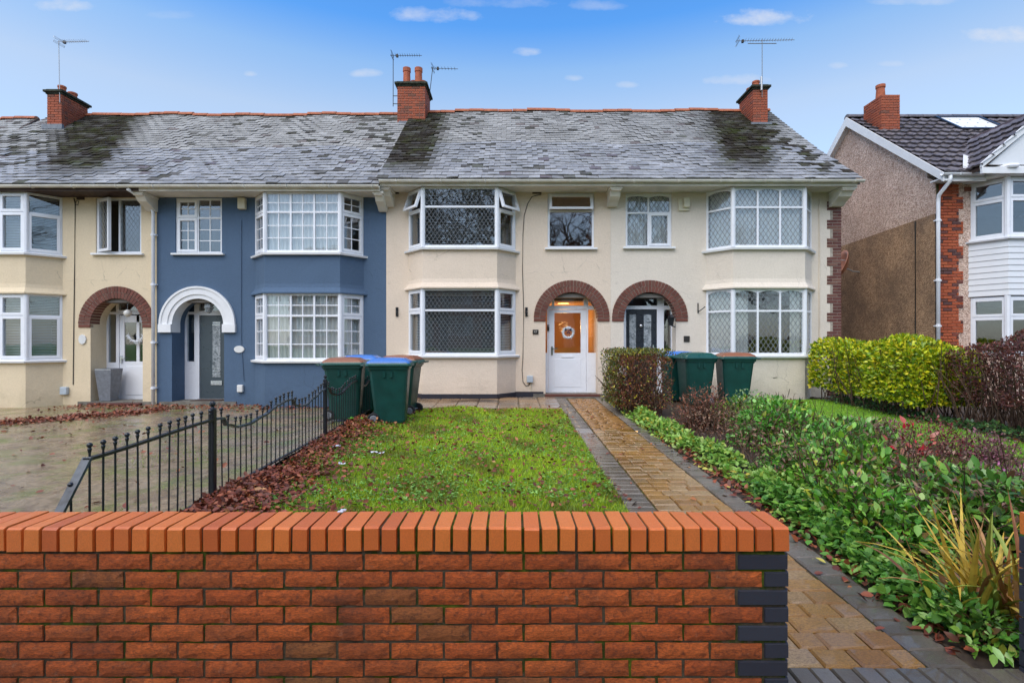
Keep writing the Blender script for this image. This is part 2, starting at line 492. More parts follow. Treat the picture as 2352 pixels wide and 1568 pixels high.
class MB:
    def __init__(s):
        s.v, s.f = [], []

    def add(s, vs, fs):
        b = len(s.v)
        s.v.extend([tuple(p) for p in vs])
        s.f.extend([tuple(i + b for i in f) for f in fs])

    def box(s, x0, x1, y0, y1, z0, z1):
        s.add([(x0, y0, z0), (x1, y0, z0), (x1, y1, z0), (x0, y1, z0), (x0, y0, z1), (x1, y0, z1), (x1, y1, z1), (x0, y1, z1)],
              [(0, 3, 2, 1), (4, 5, 6, 7), (0, 1, 5, 4), (1, 2, 6, 5), (2, 3, 7, 6), (3, 0, 4, 7)])
        return s

    def obox(s, P, u, n, a0, a1, z0, z1, d0, d1):
        P, u, n = Vector(P), Vector(u), Vector(n)
        k = Vector((0, 0, 1))
        c = []
        for z in (z0, z1):
            for (a, d) in ((a0, d1), (a1, d1), (a1, d0), (a0, d0)):
                c.append(P + u * a + n * d + k * z)
        s.add(c, [(0, 3, 2, 1), (4, 5, 6, 7), (0, 1, 5, 4), (1, 2, 6, 5), (2, 3, 7, 6), (3, 0, 4, 7)])
        return s

    def quad(s, a, b, c, d):
        s.add([a, b, c, d], [(0, 1, 2, 3)])
        return s

    def poly(s, pts):
        s.add(pts, [tuple(range(len(pts)))])
        return s

    def prism(s, pts, vec):
        """extrude a polygon along vec"""
        n = len(pts)
        vec = Vector(vec)
        q = [Vector(p) for p in pts]
        s.add(q + [p + vec for p in q], [tuple(range(n))[::-1], tuple(range(n, 2 * n))] + [(i, (i + 1) % n, n + (i + 1) % n, n + i) for i in range(n)])
        return s

    def tube(s, pts, r, n=6, cap=True):
        pts = [Vector(p) for p in pts]
        rs = r if hasattr(r, '__len__') else [r] * len(pts)
        rings = []
        for i, p in enumerate(pts):
            t = (pts[min(i + 1, len(pts) - 1)] - pts[max(i - 1, 0)]).normalized()
            a = t.cross(Vector((0, 0, 1)))
            if a.length < 1e-3:
                a = t.cross(Vector((0, 1, 0)))
            a.normalize()
            b = t.cross(a)
            rings.append([p + (a * math.cos(k * 2 * math.pi / n) + b * math.sin(k * 2 * math.pi / n)) * rs[i] for k in range(n)])
        vs = [q for ring in rings for q in ring]
        fs = []
        for i in range(len(pts) - 1):
            for k in range(n):
                k2 = (k + 1) % n
                fs.append((i * n + k, i * n + k2, (i + 1) * n + k2, (i + 1) * n + k))
        if cap:
            fs.append(tuple(range(n))[::-1])
            fs.append(tuple(range((len(pts) - 1) * n, len(pts) * n)))
        s.add(vs, fs)
        return s

    def ball(s, c, r, n=8, m=5, sz=1.0):
        vs, fs = [], []
        for i in range(m + 1):
            th = math.pi * i / m
            for k in range(n):
                ph = 2 * math.pi * k / n
                vs.append((c[0] + r * math.sin(th) * math.cos(ph), c[1] + r * math.sin(th) * math.sin(ph), c[2] + r * sz * math.cos(th)))
        for i in range(m):
            for k in range(n):
                k2 = (k + 1) % n
                fs.append((i * n + k, (i + 1) * n + k, (i + 1) * n + k2, i * n + k2))
        s.add(vs, fs)
        return s

    def mesh(s, name, mat, origin=(0, 0, 0), smooth=False):
        me = bpy.data.meshes.new(name)
        o = Vector(origin)
        me.from_pydata([tuple(Vector(p) - o) for p in s.v], [], s.f)
        me.materials.append(M[mat])
        if smooth:
            me.polygons.foreach_set('use_smooth', [True] * len(me.polygons))
        me.update()
        return me

    def build(s, name, mat, parent=None, smooth=False, bevel=0.0, origin=None):
        org = WO[parent.name] if parent is not None else Vector(origin or (0, 0, 0))
        o = bpy.data.objects.new(name, s.mesh(name, mat, org, smooth))
        COL.objects.link(o)
        if parent is not None:
            o.parent = parent
        else:
            o.location = org
        WO[o.name] = Vector(org)
        if bevel:
            b = o.modifiers.new('bevel', 'BEVEL')
            b.width = bevel
            b.segments = 2
            b.limit_method = 'ANGLE'
        return o


def tag(o, label=None, cat=None, group=None, kind=None):
    if label:
        o['label'] = label
    if cat:
        o['category'] = cat
    if group:
        o['group'] = group
    if kind:
        o['kind'] = kind
    return o


def thing(name, label, cat, loc, group=None):
    o = bpy.data.objects.new(name, None)
    COL.objects.link(o)
    o.location = loc
    o.empty_display_size = .1
    WO[o.name] = Vector(loc)
    return tag(o, label, cat, group)


def place(name, mesh, parent, loc, rot=None, scale=None, mat4=None):
    """an object that shares mesh data, put at world position loc under parent"""
    o = bpy.data.objects.new(name, mesh)
    COL.objects.link(o)
    o.parent = parent
    if mat4 is not None:
        mm = mat4.copy()
        mm.translation = mm.translation - WO[parent.name]
        o.matrix_local = mm
    else:
        o.location = Vector(loc) - WO[parent.name]
        if rot:
            o.rotation_euler = rot
        if scale:
            o.scale = scale
    WO[o.name] = WO[parent.name]
    return o


def npmesh(name, verts, faces, mat, attrs=None, origin=(0, 0, 0), smooth=False):
    """verts (n,3), faces (m,k) with one k"""
    me = bpy.data.meshes.new(name)
    verts = np.asarray(verts, np.float32) - np.asarray(origin, np.float32)
    faces = np.asarray(faces, np.int32)
    k = faces.shape[1]
    me.vertices.add(len(verts))
    me.vertices.foreach_set('co', verts.ravel())
    me.loops.add(faces.size)
    me.loops.foreach_set('vertex_index', faces.ravel())
    me.polygons.add(len(faces))
    me.polygons.foreach_set('loop_start', np.arange(0, faces.size, k, dtype=np.int32))
    me.polygons.foreach_set('loop_total', np.full(len(faces), k, np.int32))
    if smooth:
        me.polygons.foreach_set('use_smooth', np.ones(len(faces), bool))
    for an, (typ, data) in (attrs or {}).items():
        at = me.attributes.new(an, typ, 'POINT')
        if typ == 'FLOAT':
            at.data.foreach_set('value', np.asarray(data, np.float32).ravel())
        else:
            d = np.ones((len(data), 4), np.float32)
            d[:, :3] = data
            at.data.foreach_set('color', d.ravel())
    me.materials.append(M[mat])
    me.update(calc_edges=True)
    return me


def npobj(name, me, parent=None, origin=(0, 0, 0)):
    o = bpy.data.objects.new(name, me)
    COL.objects.link(o)
    if parent is not None:
        o.parent = parent
        WO[o.name] = WO[parent.name]
    else:
        o.location = origin
        WO[o.name] = Vector(origin)
    return o


def at(px, py, D):
    """photograph pixel (2352 wide) at depth D -> world X, Z"""
    return (px - 1176) * D / 1199.0, CAM_Z - (py - 784) * D / 1199.0


def sstep(a, b, x):
    t = min(1, max(0, (x - a) / (b - a)))
    return t * t * (3 - 2 * t)


def gz(x, y):
    """height of the ground"""
    r = .19 * min(1, max(0, (y - 2.4) / 10.0))
    return r * sstep(-4.2, -2.7, x)


def gza(x, y):
    t = np.clip((x + 4.2) / 1.5, 0, 1)
    return .19 * np.clip((y - 2.4) / 10, 0, 1) * t * t * (3 - 2 * t)


def brickmesh(name, mat, rough=0.0, seed=0):
    """unit brick 1x1x1 centred, softened front edges; with optional split face"""
    rg = random.Random(seed)
    mb = MB()
    if rough <= 0:
        e = .03
        xs = [-.5, -.5 + e, .5 - e, .5]
        zs = [-.5, -.5 + e * 2, .5 - e * 2, .5]
        vs, fs = [], []
        for z in zs:
            for x in xs:
                yy = -.5 + (.06 if (x in (xs[0], xs[3]) or z in (zs[0], zs[3])) else 0)
                vs.append((x, yy, z))
        for j in range(3):
            for i in range(3):
                a = j * 4 + i
                fs.append((a, a + 1, a + 5, a + 4))
        n = len(vs)
        vs += [(-.5, .5, -.5), (.5, .5, -.5), (.5, .5, .5), (-.5, .5, .5)]
        fs += [(n + 1, n, n + 3, n + 2), (0, n, n + 1, 3, 2, 1), (12, 13, 14, 15, n + 2, n + 3), (0, 4, 8, 12, n + 3, n), (3, n + 1, n + 2, 15, 11, 7)]
        mb.add(vs, fs)
    else:
        nx, nz = 7, 3
        vs, fs = [], []
        for j in range(nz + 1):
            for i in range(nx + 1):
                edge = i in (0, nx) or j in (0, nz)
                x = -.5 + i / nx + (0 if i in (0, nx) else rg.uniform(-.03, .03))
                z = -.5 + j / nz + (rg.uniform(-.018, .018) if j in (0, nz) else rg.uniform(-.08, .08))
                if i in (0, nx):
                    x += rg.uniform(-.006, .006)
                vs.append((x, -.5 + (rg.uniform(.03, .07) if edge else rg.uniform(-rough, rough)), z))
        w = nx + 1
        for j in range(nz):
            for i in range(nx):
                a = j * w + i
                fs.append((a, a + 1, a + w + 1, a + w))
        n = len(vs)
        vs += [(-.5, .5, -.5), (.5, .5, -.5), (.5, .5, .5), (-.5, .5, .5)]
        top = nz * w
        fs += [(n + 1, n, n + 3, n + 2), tuple([n, n + 1] + list(range(nx, -1, -1))), tuple(list(range(top, top + w)) + [n + 2, n + 3]),
               tuple([j * w for j in range(nz + 1)] + [n + 3, n]), tuple([n + 1, n + 2] + [j * w + nx for j in range(nz, -1, -1)])]
        mb.add(vs, fs)
    me = mb.mesh(name, mat)
    return me

# ------------------------------------------------------------------ house kit
UZ = Vector((0, 0, 1))


def arc_fill(mb, P, u, n, a0, a1, ztop, rise, d0, d1, k=8):
    """white piece filling a pane's top corners above a segmental arch"""
    P, u, n = Vector(P), Vector(u), Vector(n)
    for i in range(k):
        t0, t1 = i / k, (i + 1) / k
        q = []
        for t in (t0, t1):
            a = a0 + (a1 - a0) * t
            zz = ztop - rise * (2 * t - 1) ** 2 - .004
            q.append((a, zz))
        for d in (d1,):
            mb.quad(P + u * q[0][0] + n * d + UZ * q[0][1], P + u * q[1][0] + n * d + UZ * q[1][1],
                    P + u * q[1][0] + n * d + UZ * ztop, P + u * q[0][0] + n * d + UZ * ztop)
        mb.quad(P + u * q[0][0] + n * d0 + UZ * q[0][1], P + u * q[1][0] + n * d0 + UZ * q[1][1],
                P + u * q[1][0] + n * d1 + UZ * q[1][1], P + u * q[0][0] + n * d1 + UZ * q[0][1])


def lattice(mb, P, u, n, a0, a1, z0, z1, pitch, d, w=.007, ratio=1.5):
    """diagonal lead strips clipped to a rectangle"""
    P, u, n = Vector(P), Vector(u), Vector(n)
    W_, H_ = a1 - a0, z1 - z0
    for sgn in (1, -1):
        k = -int(H_ / ratio / pitch) - 2
        while True:
            c = k * pitch
            if c > W_ + H_ / ratio + pitch:
                break
            pts = []
            # line: a = c + sgn * z / ratio, z in [0, H]
            zlo, zhi = 0.0, H_
            if sgn > 0:
                zlo, zhi = max(zlo, -c * ratio), min(zhi, (W_ - c) * ratio)
            else:
                zlo, zhi = max(zlo, (c - W_) * ratio), min(zhi, c * ratio)
            if zhi - zlo > .01:
                A = P + u * (a0 + c + sgn * zlo / ratio) + UZ * (z0 + zlo) + n * d
                B = P + u * (a0 + c + sgn * zhi / ratio) + UZ * (z0 + zhi) + n * d
                s = u * w
                mb.quad(A - s, A + s, B + s, B - s)
            k += 1


def window(house, P, u, w, h, cols, rows, opt=None, back=None, mat='upvc', fw=.05, name='window'):
    """frame mesh (the part) with its panes, sashes, bars and leading as sub-parts; opt[(i,j)] or opt['*']"""
    P, u = Vector(P), Vector((u[0], u[1], 0)).normalized()
    n = Vector((u.y, -u.x, 0))
    opt = opt or {}
    mw = .045
    f = MB()
    d0, d1 = -.07, 0.0
    f.obox(P, u, n, 0, fw, 0, h, d0, d1).obox(P, u, n, w - fw, w, 0, h, d0, d1)
    f.obox(P, u, n, fw, w - fw, 0, fw, d0, d1).obox(P, u, n, fw, w - fw, h - fw, h, d0, d1)
    iw, ih = w - 2 * fw, h - 2 * fw
    xs = [fw + iw * sum(cols[:i]) / sum(cols) for i in range(len(cols) + 1)]
    zs = [fw + ih * sum(rows[:i]) / sum(rows) for i in range(len(rows) + 1)]
    for x in xs[1:-1]:
        f.obox(P, u, n, x - mw / 2, x + mw / 2, fw, h - fw, d0 + .004, d1 - .003)
    for z in zs[1:-1]:
        f.obox(P, u, n, fw, w - fw, z - mw / 2, z + mw / 2, d0 + .006, d1 - .006)
    fo = f.build(name, mat, house, bevel=.004)
    bars, lead, lead2, fill = MB(), MB(), MB(), MB()
    for i in range(len(cols)):
        for j in range(len(rows)):
            o = dict(opt.get('*', {}))
            o.update(opt.get((i, j), {}))
            a0 = xs[i] + (mw / 2 if i else 0)
            a1 = xs[i + 1] - (mw / 2 if i < len(cols) - 1 else 0)
            z0 = zs[j] + (mw / 2 if j else 0)
            z1 = zs[j + 1] - (mw / 2 if j < len(rows) - 1 else 0)
            PP, uu, nn = P, u, n
            if o.get('open'):
                axis, ang = o['open']
                if axis == 'side':       # hinged on its left edge
                    hinge = P + u * a0 + n * .01
                    R = Matrix.Rotation(-ang, 3, 'Z')
                    uu = R @ u
                    nn = R @ n
                    PP = hinge - uu * a0
                else:                     # top hung: approximate by shear in n with the rows below pushed out
                    PP = P + n * .02
            sh = o.get('open') and o['open'][0] == 'top'
            if o.get('sash'):
                sw = .05
                sm = MB()
                e0, e1 = -.05, .014
                sm.obox(PP, uu, nn, a0 - .012, a0 + sw, z0 - .012, z1 + .012, e0, e1).obox(PP, uu, nn, a1 - sw, a1 + .012, z0 - .012, z1 + .012, e0, e1)
                sm.obox(PP, uu, nn, a0 + sw, a1 - sw, z0 - .012, z0 + sw, e0, e1).obox(PP, uu, nn, a0 + sw, a1 - sw, z1 - sw, z1 + .012, e0, e1)
                if sh:
                    sm.v = [tuple(Vector(q) + nn * math.sin(o['open'][1]) * max(0, (P.z + z1) - q[2])) for q in sm.v]
                sm.build('sash', mat, fo, bevel=.004)
                a0, a1, z0, z1 = a0 + sw, a1 - sw, z0 + sw, z1 - sw
            g = MB()
            g.obox(PP, uu, nn, a0, a1, z0, z1, -.034, -.026)
            if sh:
                g.v = [tuple(Vector(q) + nn * math.sin(o['open'][1]) * max(0, (P.z + z1) - q[2])) for q in g.v]
            g.build('pane', o.get('glass', 'glass'), fo)
            if o.get('bars'):
                bx_, bz_ = o['bars']
                for k in range(1, bx_):
                    a = a0 + (a1 - a0) * k / bx_
                    bars.obox(PP, uu, nn, a - .011, a + .011, z0, z1, -.04, -.018)
                for k in range(1, bz_):
                    z = z0 + (z1 - z0) * k / bz_
                    bars.obox(PP, uu, nn, a0, a1, z - .011, z + .011, -.039, -.0195)
            if o.get('lattice'):
                lattice(lead, PP, uu, nn, a0, a1, z0, z1, o['lattice'], -.022, o.get('lw', .007))
            if o.get('arch'):
                fill = MB()
                arc_fill(fill, PP, uu, nn, a0, a1, z1, o['arch'], -.05, -.012)
                fill.build('arched_head', mat, fo)
    if bars.v:
        bars.build('glazing_bars', mat, fo)
    if lead.v:
        lead.build('leading', 'lead_strip', fo)
    if back:
        kind = back[0]
        b = MB()
        dd = -.16 if kind == 'blind' else -.105
        if kind == 'blind':
            z = fw
            while z < h - fw:
                b.obox(P, u, n, fw, w - fw, z, z + .003, dd - .02, dd + .02)
                b.v[-8:] = [(q[0], q[1], q[2] + (.016 if ((Vector(q) - P).dot(n) < dd) else 0)) for q in b.v[-8:]]
                z += .038
            b.build('blind', back[1], fo)
        elif kind == 'curtain':
            # pleated cloth; back[1] = list of (from, to) fractions of the width
            for (t0, t1) in back[1]:
                k = max(8, int((t1 - t0) * w / .018))
                vs, fs = [], []
                for q in range(k + 1):
                    a = fw + (w - 2 * fw) * (t0 + (t1 - t0) * q / k)
                    off = dd + .022 * math.sin(q * 1.15 + random.uniform(-.3, .3)) + .012 * math.sin(q * .37)
                    for z in (.02, h - .02):
                        vs.append(P + u * a + n * off + UZ * z)
                for q in range(k):
                    fs.append((2 * q, 2 * q + 2, 2 * q + 3, 2 * q + 1))
                b.add(vs, fs)
            b.build('curtain', 'curtain', fo, smooth=True)
    return fo


def offs(pts, o):
    """offset the 4-point bay line outwards (towards -y) by o; ends stay on the wall plane"""
    res = []
    segs = []
    for a, b in zip(pts[:-1], pts[1:]):
        d = Vector((b[0] - a[0], b[1] - a[1])).normalized()
        nn = Vector((d.y, -d.x))
        segs.append((Vector(a) + nn * o, d))
    # ends: meet wall plane
    p, d = segs[0]
    t = (pts[0][1] - p.y) / d.y
    res.append(p + d * t)
    for (p, d), (q, e) in zip(segs[:-1], segs[1:]):
        cr = d.x * e.y - d.y * e.x
        t = ((q.x - p.x) * e.y - (q.y - p.y) * e.x) / cr
        res.append(p + d * t)
    p, d = segs[-1]
    t = (pts[-1][1] - p.y) / d.y
    res.append(p + d * t)
    return res


def bay_band(mb, pts, prof, th=.12):
    """solid band round the bay; prof = [(z, outward offset)...] from bottom to top"""
    rings = [[(q.x, q.y, z) for q in offs(pts, o)] for z, o in prof]
    inner = [(q.x, q.y) for q in offs(pts, -th)]
    rings = [[(q[0], q[1], prof[0][0]) for q in inner]] + rings + [[(q[0], q[1], prof[-1][0]) for q in inner]]
    vs = [p for r in rings for p in r]
    fs = []
    R_ = len(rings)
    for i in range(R_):
        j = (i + 1) % R_
        for k in range(3):
            fs.append((i * 4 + k, i * 4 + k + 1, j * 4 + k + 1, j * 4 + k))
    mb.add(vs, fs)


def facade(mb, x0, x1, z0, z1, y, t, holes):
    """front wall slab with rectangular holes (xa, xb, za, zb), faces and reveals"""
    xs = sorted(set([x0, x1] + [v for h in holes for v in h[:2]]))
    zs = sorted(set([z0, z1] + [v for h in holes for v in h[2:4]]))
    xs = [v for v in xs if x0 <= v <= x1]
    zs = [v for v in zs if z0 <= v <= z1]

    def inh(x, z):
        return any(h[0] < x < h[1] and h[2] < z < h[3] for h in holes)
    for i in range(len(xs) - 1):
        for j in range(len(zs) - 1):
            if inh((xs[i] + xs[i + 1]) / 2, (zs[j] + zs[j + 1]) / 2):
                continue
            a, b, c, d = xs[i], xs[i + 1], zs[j], zs[j + 1]
            mb.quad((a, y, c), (b, y, c), (b, y, d), (a, y, d))
            mb.quad((a, y + t, c), (b, y + t, c), (b, y + t, d), (a, y + t, d))
    for h in holes:
        a, b, c, d = h[:4]
        mb.quad((a, y, c), (a, y + t, c), (a, y + t, d), (a, y, d))
        mb.quad((b, y, c), (b, y + t, c), (b, y + t, d), (b, y, d))
        mb.quad((a, y, d), (b, y, d), (b, y + t, d), (a, y + t, d))
        if c > z0:
            mb.quad((a, y, c), (b, y, c), (b, y + t, c), (a, y + t, c))


def arch_wall(mb, cx, ri, zsp, x0, x1, z0, zt, y, depth, k=24):
    """wall round an arched opening filling the rectangle x0..x1, z0..zt, with the soffit of the arch"""
    mb.quad((x0, y, z0), (cx - ri, y, z0), (cx - ri, y, zt), (x0, y, zt))
    mb.quad((cx + ri, y, z0), (x1, y, z0), (x1, y, zt), (cx + ri, y, zt))
    pts = [(cx - ri, z0), (cx - ri, zsp)] + [(cx - ri * math.cos(math.pi * i / k), zsp + ri * math.sin(math.pi * i / k)) for i in range(1, k)] + [(cx + ri, zsp), (cx + ri, z0)]
    for (xa, za), (xb, zb) in zip(pts[1:-2], pts[2:-1]):
        mb.quad((xa, y, za), (xb, y, zb), (xb, y, zt), (xa, y, zt))
    for (xa, za), (xb, zb) in zip(pts[:-1], pts[1:]):
        mb.quad((xa, y, za), (xb, y, zb), (xb, y + depth, zb), (xa, y + depth, za))


BRK = {}


def bm_(key):
    if key not in BRK:
        BRK[key] = brickmesh('brick', key)
    return BRK[key]


def arch_bricks(house, cx, zc, ro, ri, legs, y, depth):
    """two rings of voussoirs, each brick a piece of its own"""
    mo = MB()
    k = 28
    for i in range(k):
        a0, a1 = math.pi * i / k, math.pi * (i + 1) / k
        P = lambda r, a, yy: (cx - r * math.cos(a), yy, zc + r * math.sin(a))
        yy = y - .012
        mo.quad(P(ri + .004, a0, yy), P(ri + .004, a1, yy), P(ro - .004, a1, yy), P(ro - .004, a0, yy))
        mo.quad(P(ro - .004, a0, yy), P(ro - .004, a1, yy), P(ro - .004, a1, y + .02), P(ro - .004, a0, y + .02))
        mo.quad(P(ri + .004, a0, yy), P(ri + .004, a1, yy), P(ri + .004, a1, y + depth), P(ri + .004, a0, y + depth))
    if legs > 0:
        mo.box(cx - ro + .004, cx - ri - .004, y - .012, y + .05, zc - legs, zc)
        mo.box(cx + ri + .004, cx + ro - .004, y - .012, y + .05, zc - legs, zc)
    ar = mo.build('arch', 'mortar_pale', house)
    rm = (ro + ri) / 2
    for (r0, r1, nb) in ((ri - .006, rm - .005, 27), (rm + .005, ro, 33)):
        for i in range(nb):
            a0 = math.pi * i / nb + .006 / r0
            a1 = math.pi * (i + 1) / nb - .006 / r0
            m = MB()
            jit = random.uniform(-.004, .004)
            dd = depth if r1 < rm else .06
            P = lambda r, a, yy: Vector((cx - r * math.cos(a), yy, zc + r * math.sin(a)))
            y0_ = y - .024 + jit
            q = [P(r0, a0, y0_), P(r0, a1, y0_), P(r1, a1, y0_), P(r1, a0, y0_)]
            m.prism(q, (0, dd, 0))
            b = m.build('brick', 'arch_brick', ar)
    if legs > 0:
        for sx in (-1, 1):
            c = cx + sx * rm
            place('brick', bm_('arch_brick'), ar, (c, y + .03, zc - legs / 2 - .004), scale=(ro - ri, .11, legs - .012))
    return ar


def chimney(house, x0, x1, y0, y1, zb, zt, pots, flash=True):
    """brick stack; zt = underside of the oversailing cap"""
    core = MB().box(x0 + .012, x1 - .012, y0 + .012, y1 - .012, zb, zt)
    ch = core.build('chimney', 'mortar_pale', house)
    bme = bm_('chimney_brick')
    z = zt - .0375
    c = 0
    while z > zb:
        for (fx, yy, rot) in (('f', y0, 0), ('b', y1, math.pi)):
            x = x0 - (.1125 if c % 2 else 0)
            while x < x1 - .02:
                a, b = max(x, x0), min(x + .215, x1)
                if b - a > .03:
                    place('brick', bme, ch, ((a + b) / 2, yy + (.045 if rot == 0 else -.045), z), rot=(0, 0, rot),
                          scale=(b - a, .1, .064))
                x += .225
        for (xx, rot) in ((x0, -math.pi / 2), (x1, math.pi / 2)):
            y = y0 + .105 - (0 if c % 2 else .1125)
            while y < y1 - .1:
                a, b = max(y, y0 + .102), min(y + .215, y1 - .102)
                if b - a > .03:
                    place('brick', bme, ch, (xx + (.045 if xx == x0 else -.045), (a + b) / 2, z), rot=(0, 0, rot), scale=(b - a, .1, .064))
                y += .225
        z -= .075
        c += 1
    cap = MB()
    cap.box(x0 - .03, x1 + .03, y0 - .03, y1 + .03, zt, zt + .05)
    cap.box(x0 - .075, x1 + .075, y0 - .075, y1 + .075, zt + .05, zt + .115)
    cap.box(x0 - .02, x1 + .02, y0 - .02, y1 + .02, zt + .115, zt + .15)
    cap.build('chimney_cap', 'cap_dark', ch, bevel=.01)
    for (px, py, r, h) in pots:
        m = MB()
        zz = zt + .14
        m.tube([(px, py, zz), (px, py, zz + .05), (px, py, zz + h * .75), (px, py, zz + h * .78), (px, py, zz + h), (px, py, zz + h + .012), (px, py, zz + h - .15)],
               [r * 1.12, r, r * .92, r * 1.06, r * 1.06, r * .85, r * .8], 14)
        m.build('chimney_pot', 'pot_terracotta', ch, smooth=False)
    return ch


def sag(x, t):
    return sstep(0, .25, t) * (.028 * math.sin(x * 1.1 + 1.0) * (1 - .3 * t) + .02 * math.sin(x * 2.7 + 5 * t) - .03 * math.sin(math.pi * t) * (1 + .5 * math.sin(x * .8)))


def tiled_roof(house, x0, x1, ye, ze, yr, zr, seed, mossf, single=True, thick=.07):
    """roof body, one mesh of small plain tiles and the single ridge tiles"""
    yb = 2 * yr - ye
    b = MB()
    ys = yr - .02
    prof = [(ye + .06, ze - .05), (yr, zr - .05), (yb - .06, ze - .05), (yb - .06, ze - .05 - thick), (yr, zr - .05 - thick * 1.4), (ye + .06, ze - .05 - thick)]
    b.prism([(x0 + .006, y, z) for y, z in prof], (x1 - x0 - .012, 0, 0))
    rf = b.build('roof', 'lead_grey', house)
    rg = np.random.default_rng(seed)
    L = math.hypot(yr - ye, zr - ze)
    sl = np.array([0, (yr - ye) / L, (zr - ze) / L])
    nr = np.array([0, -sl[2], sl[1]])
    gauge, sw = .19, .27
    nrow = int(L / gauge)
    V, F, RN, MO = [], [], [], []
    if 'slate' not in BRK:
        for q in range(5):
            rq = random.Random(q)
            sm = MB()
            e = [rq.uniform(-.006, .006) for _ in range(4)]
            top = [(0, e[0], .026), (.5, e[1], .028 + rq.uniform(-.003, .003)), (1, e[2], .026), (1, .30, .004), (0, .30, .004)]
            top = [(p[0] * .264, p[1], p[2]) for p in top]
            bot = [(p[0], p[1] + .001, p[2] - .016) for p in top[:3]]
            sm.add(top + bot, [(0, 1, 3, 4), (1, 2, 3), (5, 6, 1, 0), (6, 7, 2, 1), (5, 0, 4), (2, 7, 3)])
            BRK['slate%d' % q] = sm.mesh('slate', 'roof_slate')
        BRK['slate'] = 1
    count = 0
    S_, N_, U_ = Vector(sl), Vector(nr), Vector((1, 0, 0))
    for side in (0, 1):
        for r in range(nrow + 1):
            x = x0 - (sw / 2 if r % 2 else 0)
            while x < x1 - .01:
                a, c = max(x + .003, x0), min(x + sw - .003, x1)
                x += sw
                if c - a < .02:
                    continue
                s0 = r * gauge - .012 + rg.normal(0, .007)
                if rg.random() < .025:
                    s0 -= rg.uniform(.02, .06)
                s1 = min(s0 + .30, L + .02)
                lift = .026 + abs(rg.normal(0, .005))
                if rg.random() < .04:
                    lift += .014
                tw = rg.normal(0, .004)
                xm = (a + c) / 2
                t = (r + .5) / nrow
                sg = sag(xm, t)
                rv = float(np.clip(rg.normal(.48, .11), 0, .9)) if rg.random() > .02 else 1.0
                mv = float(min(1, mossf(xm, t, rg) * rg.uniform(.85, 1.15)))
                if side == 0 and single and count < 296 and s1 < L:
                    count += 1
                    p = Vector((a, ye, ze)) + S_ * s0 + Vector((0, 0, sg))
                    rot = Matrix.Rotation(rg.normal(0, .012), 4, 'Z') @ Matrix.Rotation(tw * 6, 4, 'Y')
                    mm = Matrix((U_.to_4d(), S_.to_4d(), N_.to_4d(), Vector((0, 0, 0, 1)))).transposed()
                    mm[3] = (0, 0, 0, 1)
                    mm[0][3], mm[1][3], mm[2][3] = p
                    so_ = place('slate', BRK['slate%d' % rg.integers(0, 5)], rf, None, mat4=mm @ rot @ Matrix.Diagonal(((c - a) / .264, 1, lift / .026, 1)))
                    so_.color = (rv, mv, 0, 1)
                    continue
                e = []
                for (xx, s, h) in ((a, s0, lift + tw), (c, s0, lift - tw), (c, s1, .004), (a, s1, .004), (a, s0 + .002, lift + tw - .018), (c, s0 + .002, lift - tw - .018)):
                    p = np.array([xx, ye, ze]) + sl * min(s, L) + nr * h
                    p[2] += sg
                    if side == 1:
                        p[1] = 2 * yr - p[1]
                    e.append(p)
                n = len(V)
                V += e
                F += [(n, n + 1, n + 2, n + 3), (n + 4, n + 5, n + 1, n)]
                RN += [rv] * 6
                MO += [mv] * 6
    me = npmesh('tiles', np.array(V), np.array(F), 'roof_tile', {'rnd': ('FLOAT', RN), 'moss': ('FLOAT', MO)}, WO[house.name])
    tag(npobj('upper_slates', me, rf), kind='stuff')
    # ridge
    rt = MB()
    prof = [(math.cos(a) * .13, math.sin(a) * .115) for a in [math.pi * k / 8 for k in range(9)]]
    vs, fs = [], []
    for xx in (0, .44):
        s = 1.0 if xx == 0 else .97
        vs += [(xx, p[0] * s, p[1] * s) for p in prof]
    for k in range(8):
        fs.append((k, k + 1, k + 10, k + 9))
    fs += [tuple(range(9)), tuple(range(9, 18))[::-1]]
    rt.add(vs, fs)
    key = 'ridge'
    if key not in BRK:
        BRK[key] = rt.mesh('ridge_tile', 'ridge_clay')
    x = x0
    while x < x1 - .05:
        o = place('ridge_tile', BRK[key], rf, (x, yr, zr - .035 + sag(x + .2, 1) + random.uniform(-.006, .006)), rot=(0, random.uniform(-.012, .012), 0),
                  scale=(min(1, (x1 - x) / .45), 1, 1))
        x += .45
    return rf


def gutter(house, x0, x1, y, z, mat='gutter_plastic', name='gutter'):
    m = MB()
    k = 7
    vs, fs = [], []
    for xx in (x0, x1):
        for rr in (.062, .052):
            for i in range(k):
                a = math.pi + math.pi * i / (k - 1)
                vs.append((xx, y + rr * math.cos(a), z + rr * math.sin(a) * .95))
    for i in range(k - 1):
        fs.append((i, i + 1, 2 * k + i + 1, 2 * k + i))
        fs.append((k + i, k + i + 1, 3 * k + i + 1, 3 * k + i))
        fs.append((i, i + 1, k + i + 1, k + i))
        fs.append((2 * k + i, 2 * k + i + 1, 3 * k + i + 1, 3 * k + i))
    for i in (0, k - 1):
        fs.append((i, k + i, 3 * k + i, 2 * k + i))
    m.add(vs, fs)
    g = m.build(name, mat, house)
    x = x0 + .4
    while x < x1:
        b = MB()
        b.tube([(x, y - .066, z + .004), (x, y - .05, z - .045), (x, y, z - .066), (x, y + .05, z - .045), (x, y + .066, z + .004)], .012, 5)
        b.build('bracket', mat, g)
        x += 1.0 + random.uniform(-.06, .06)
    return g


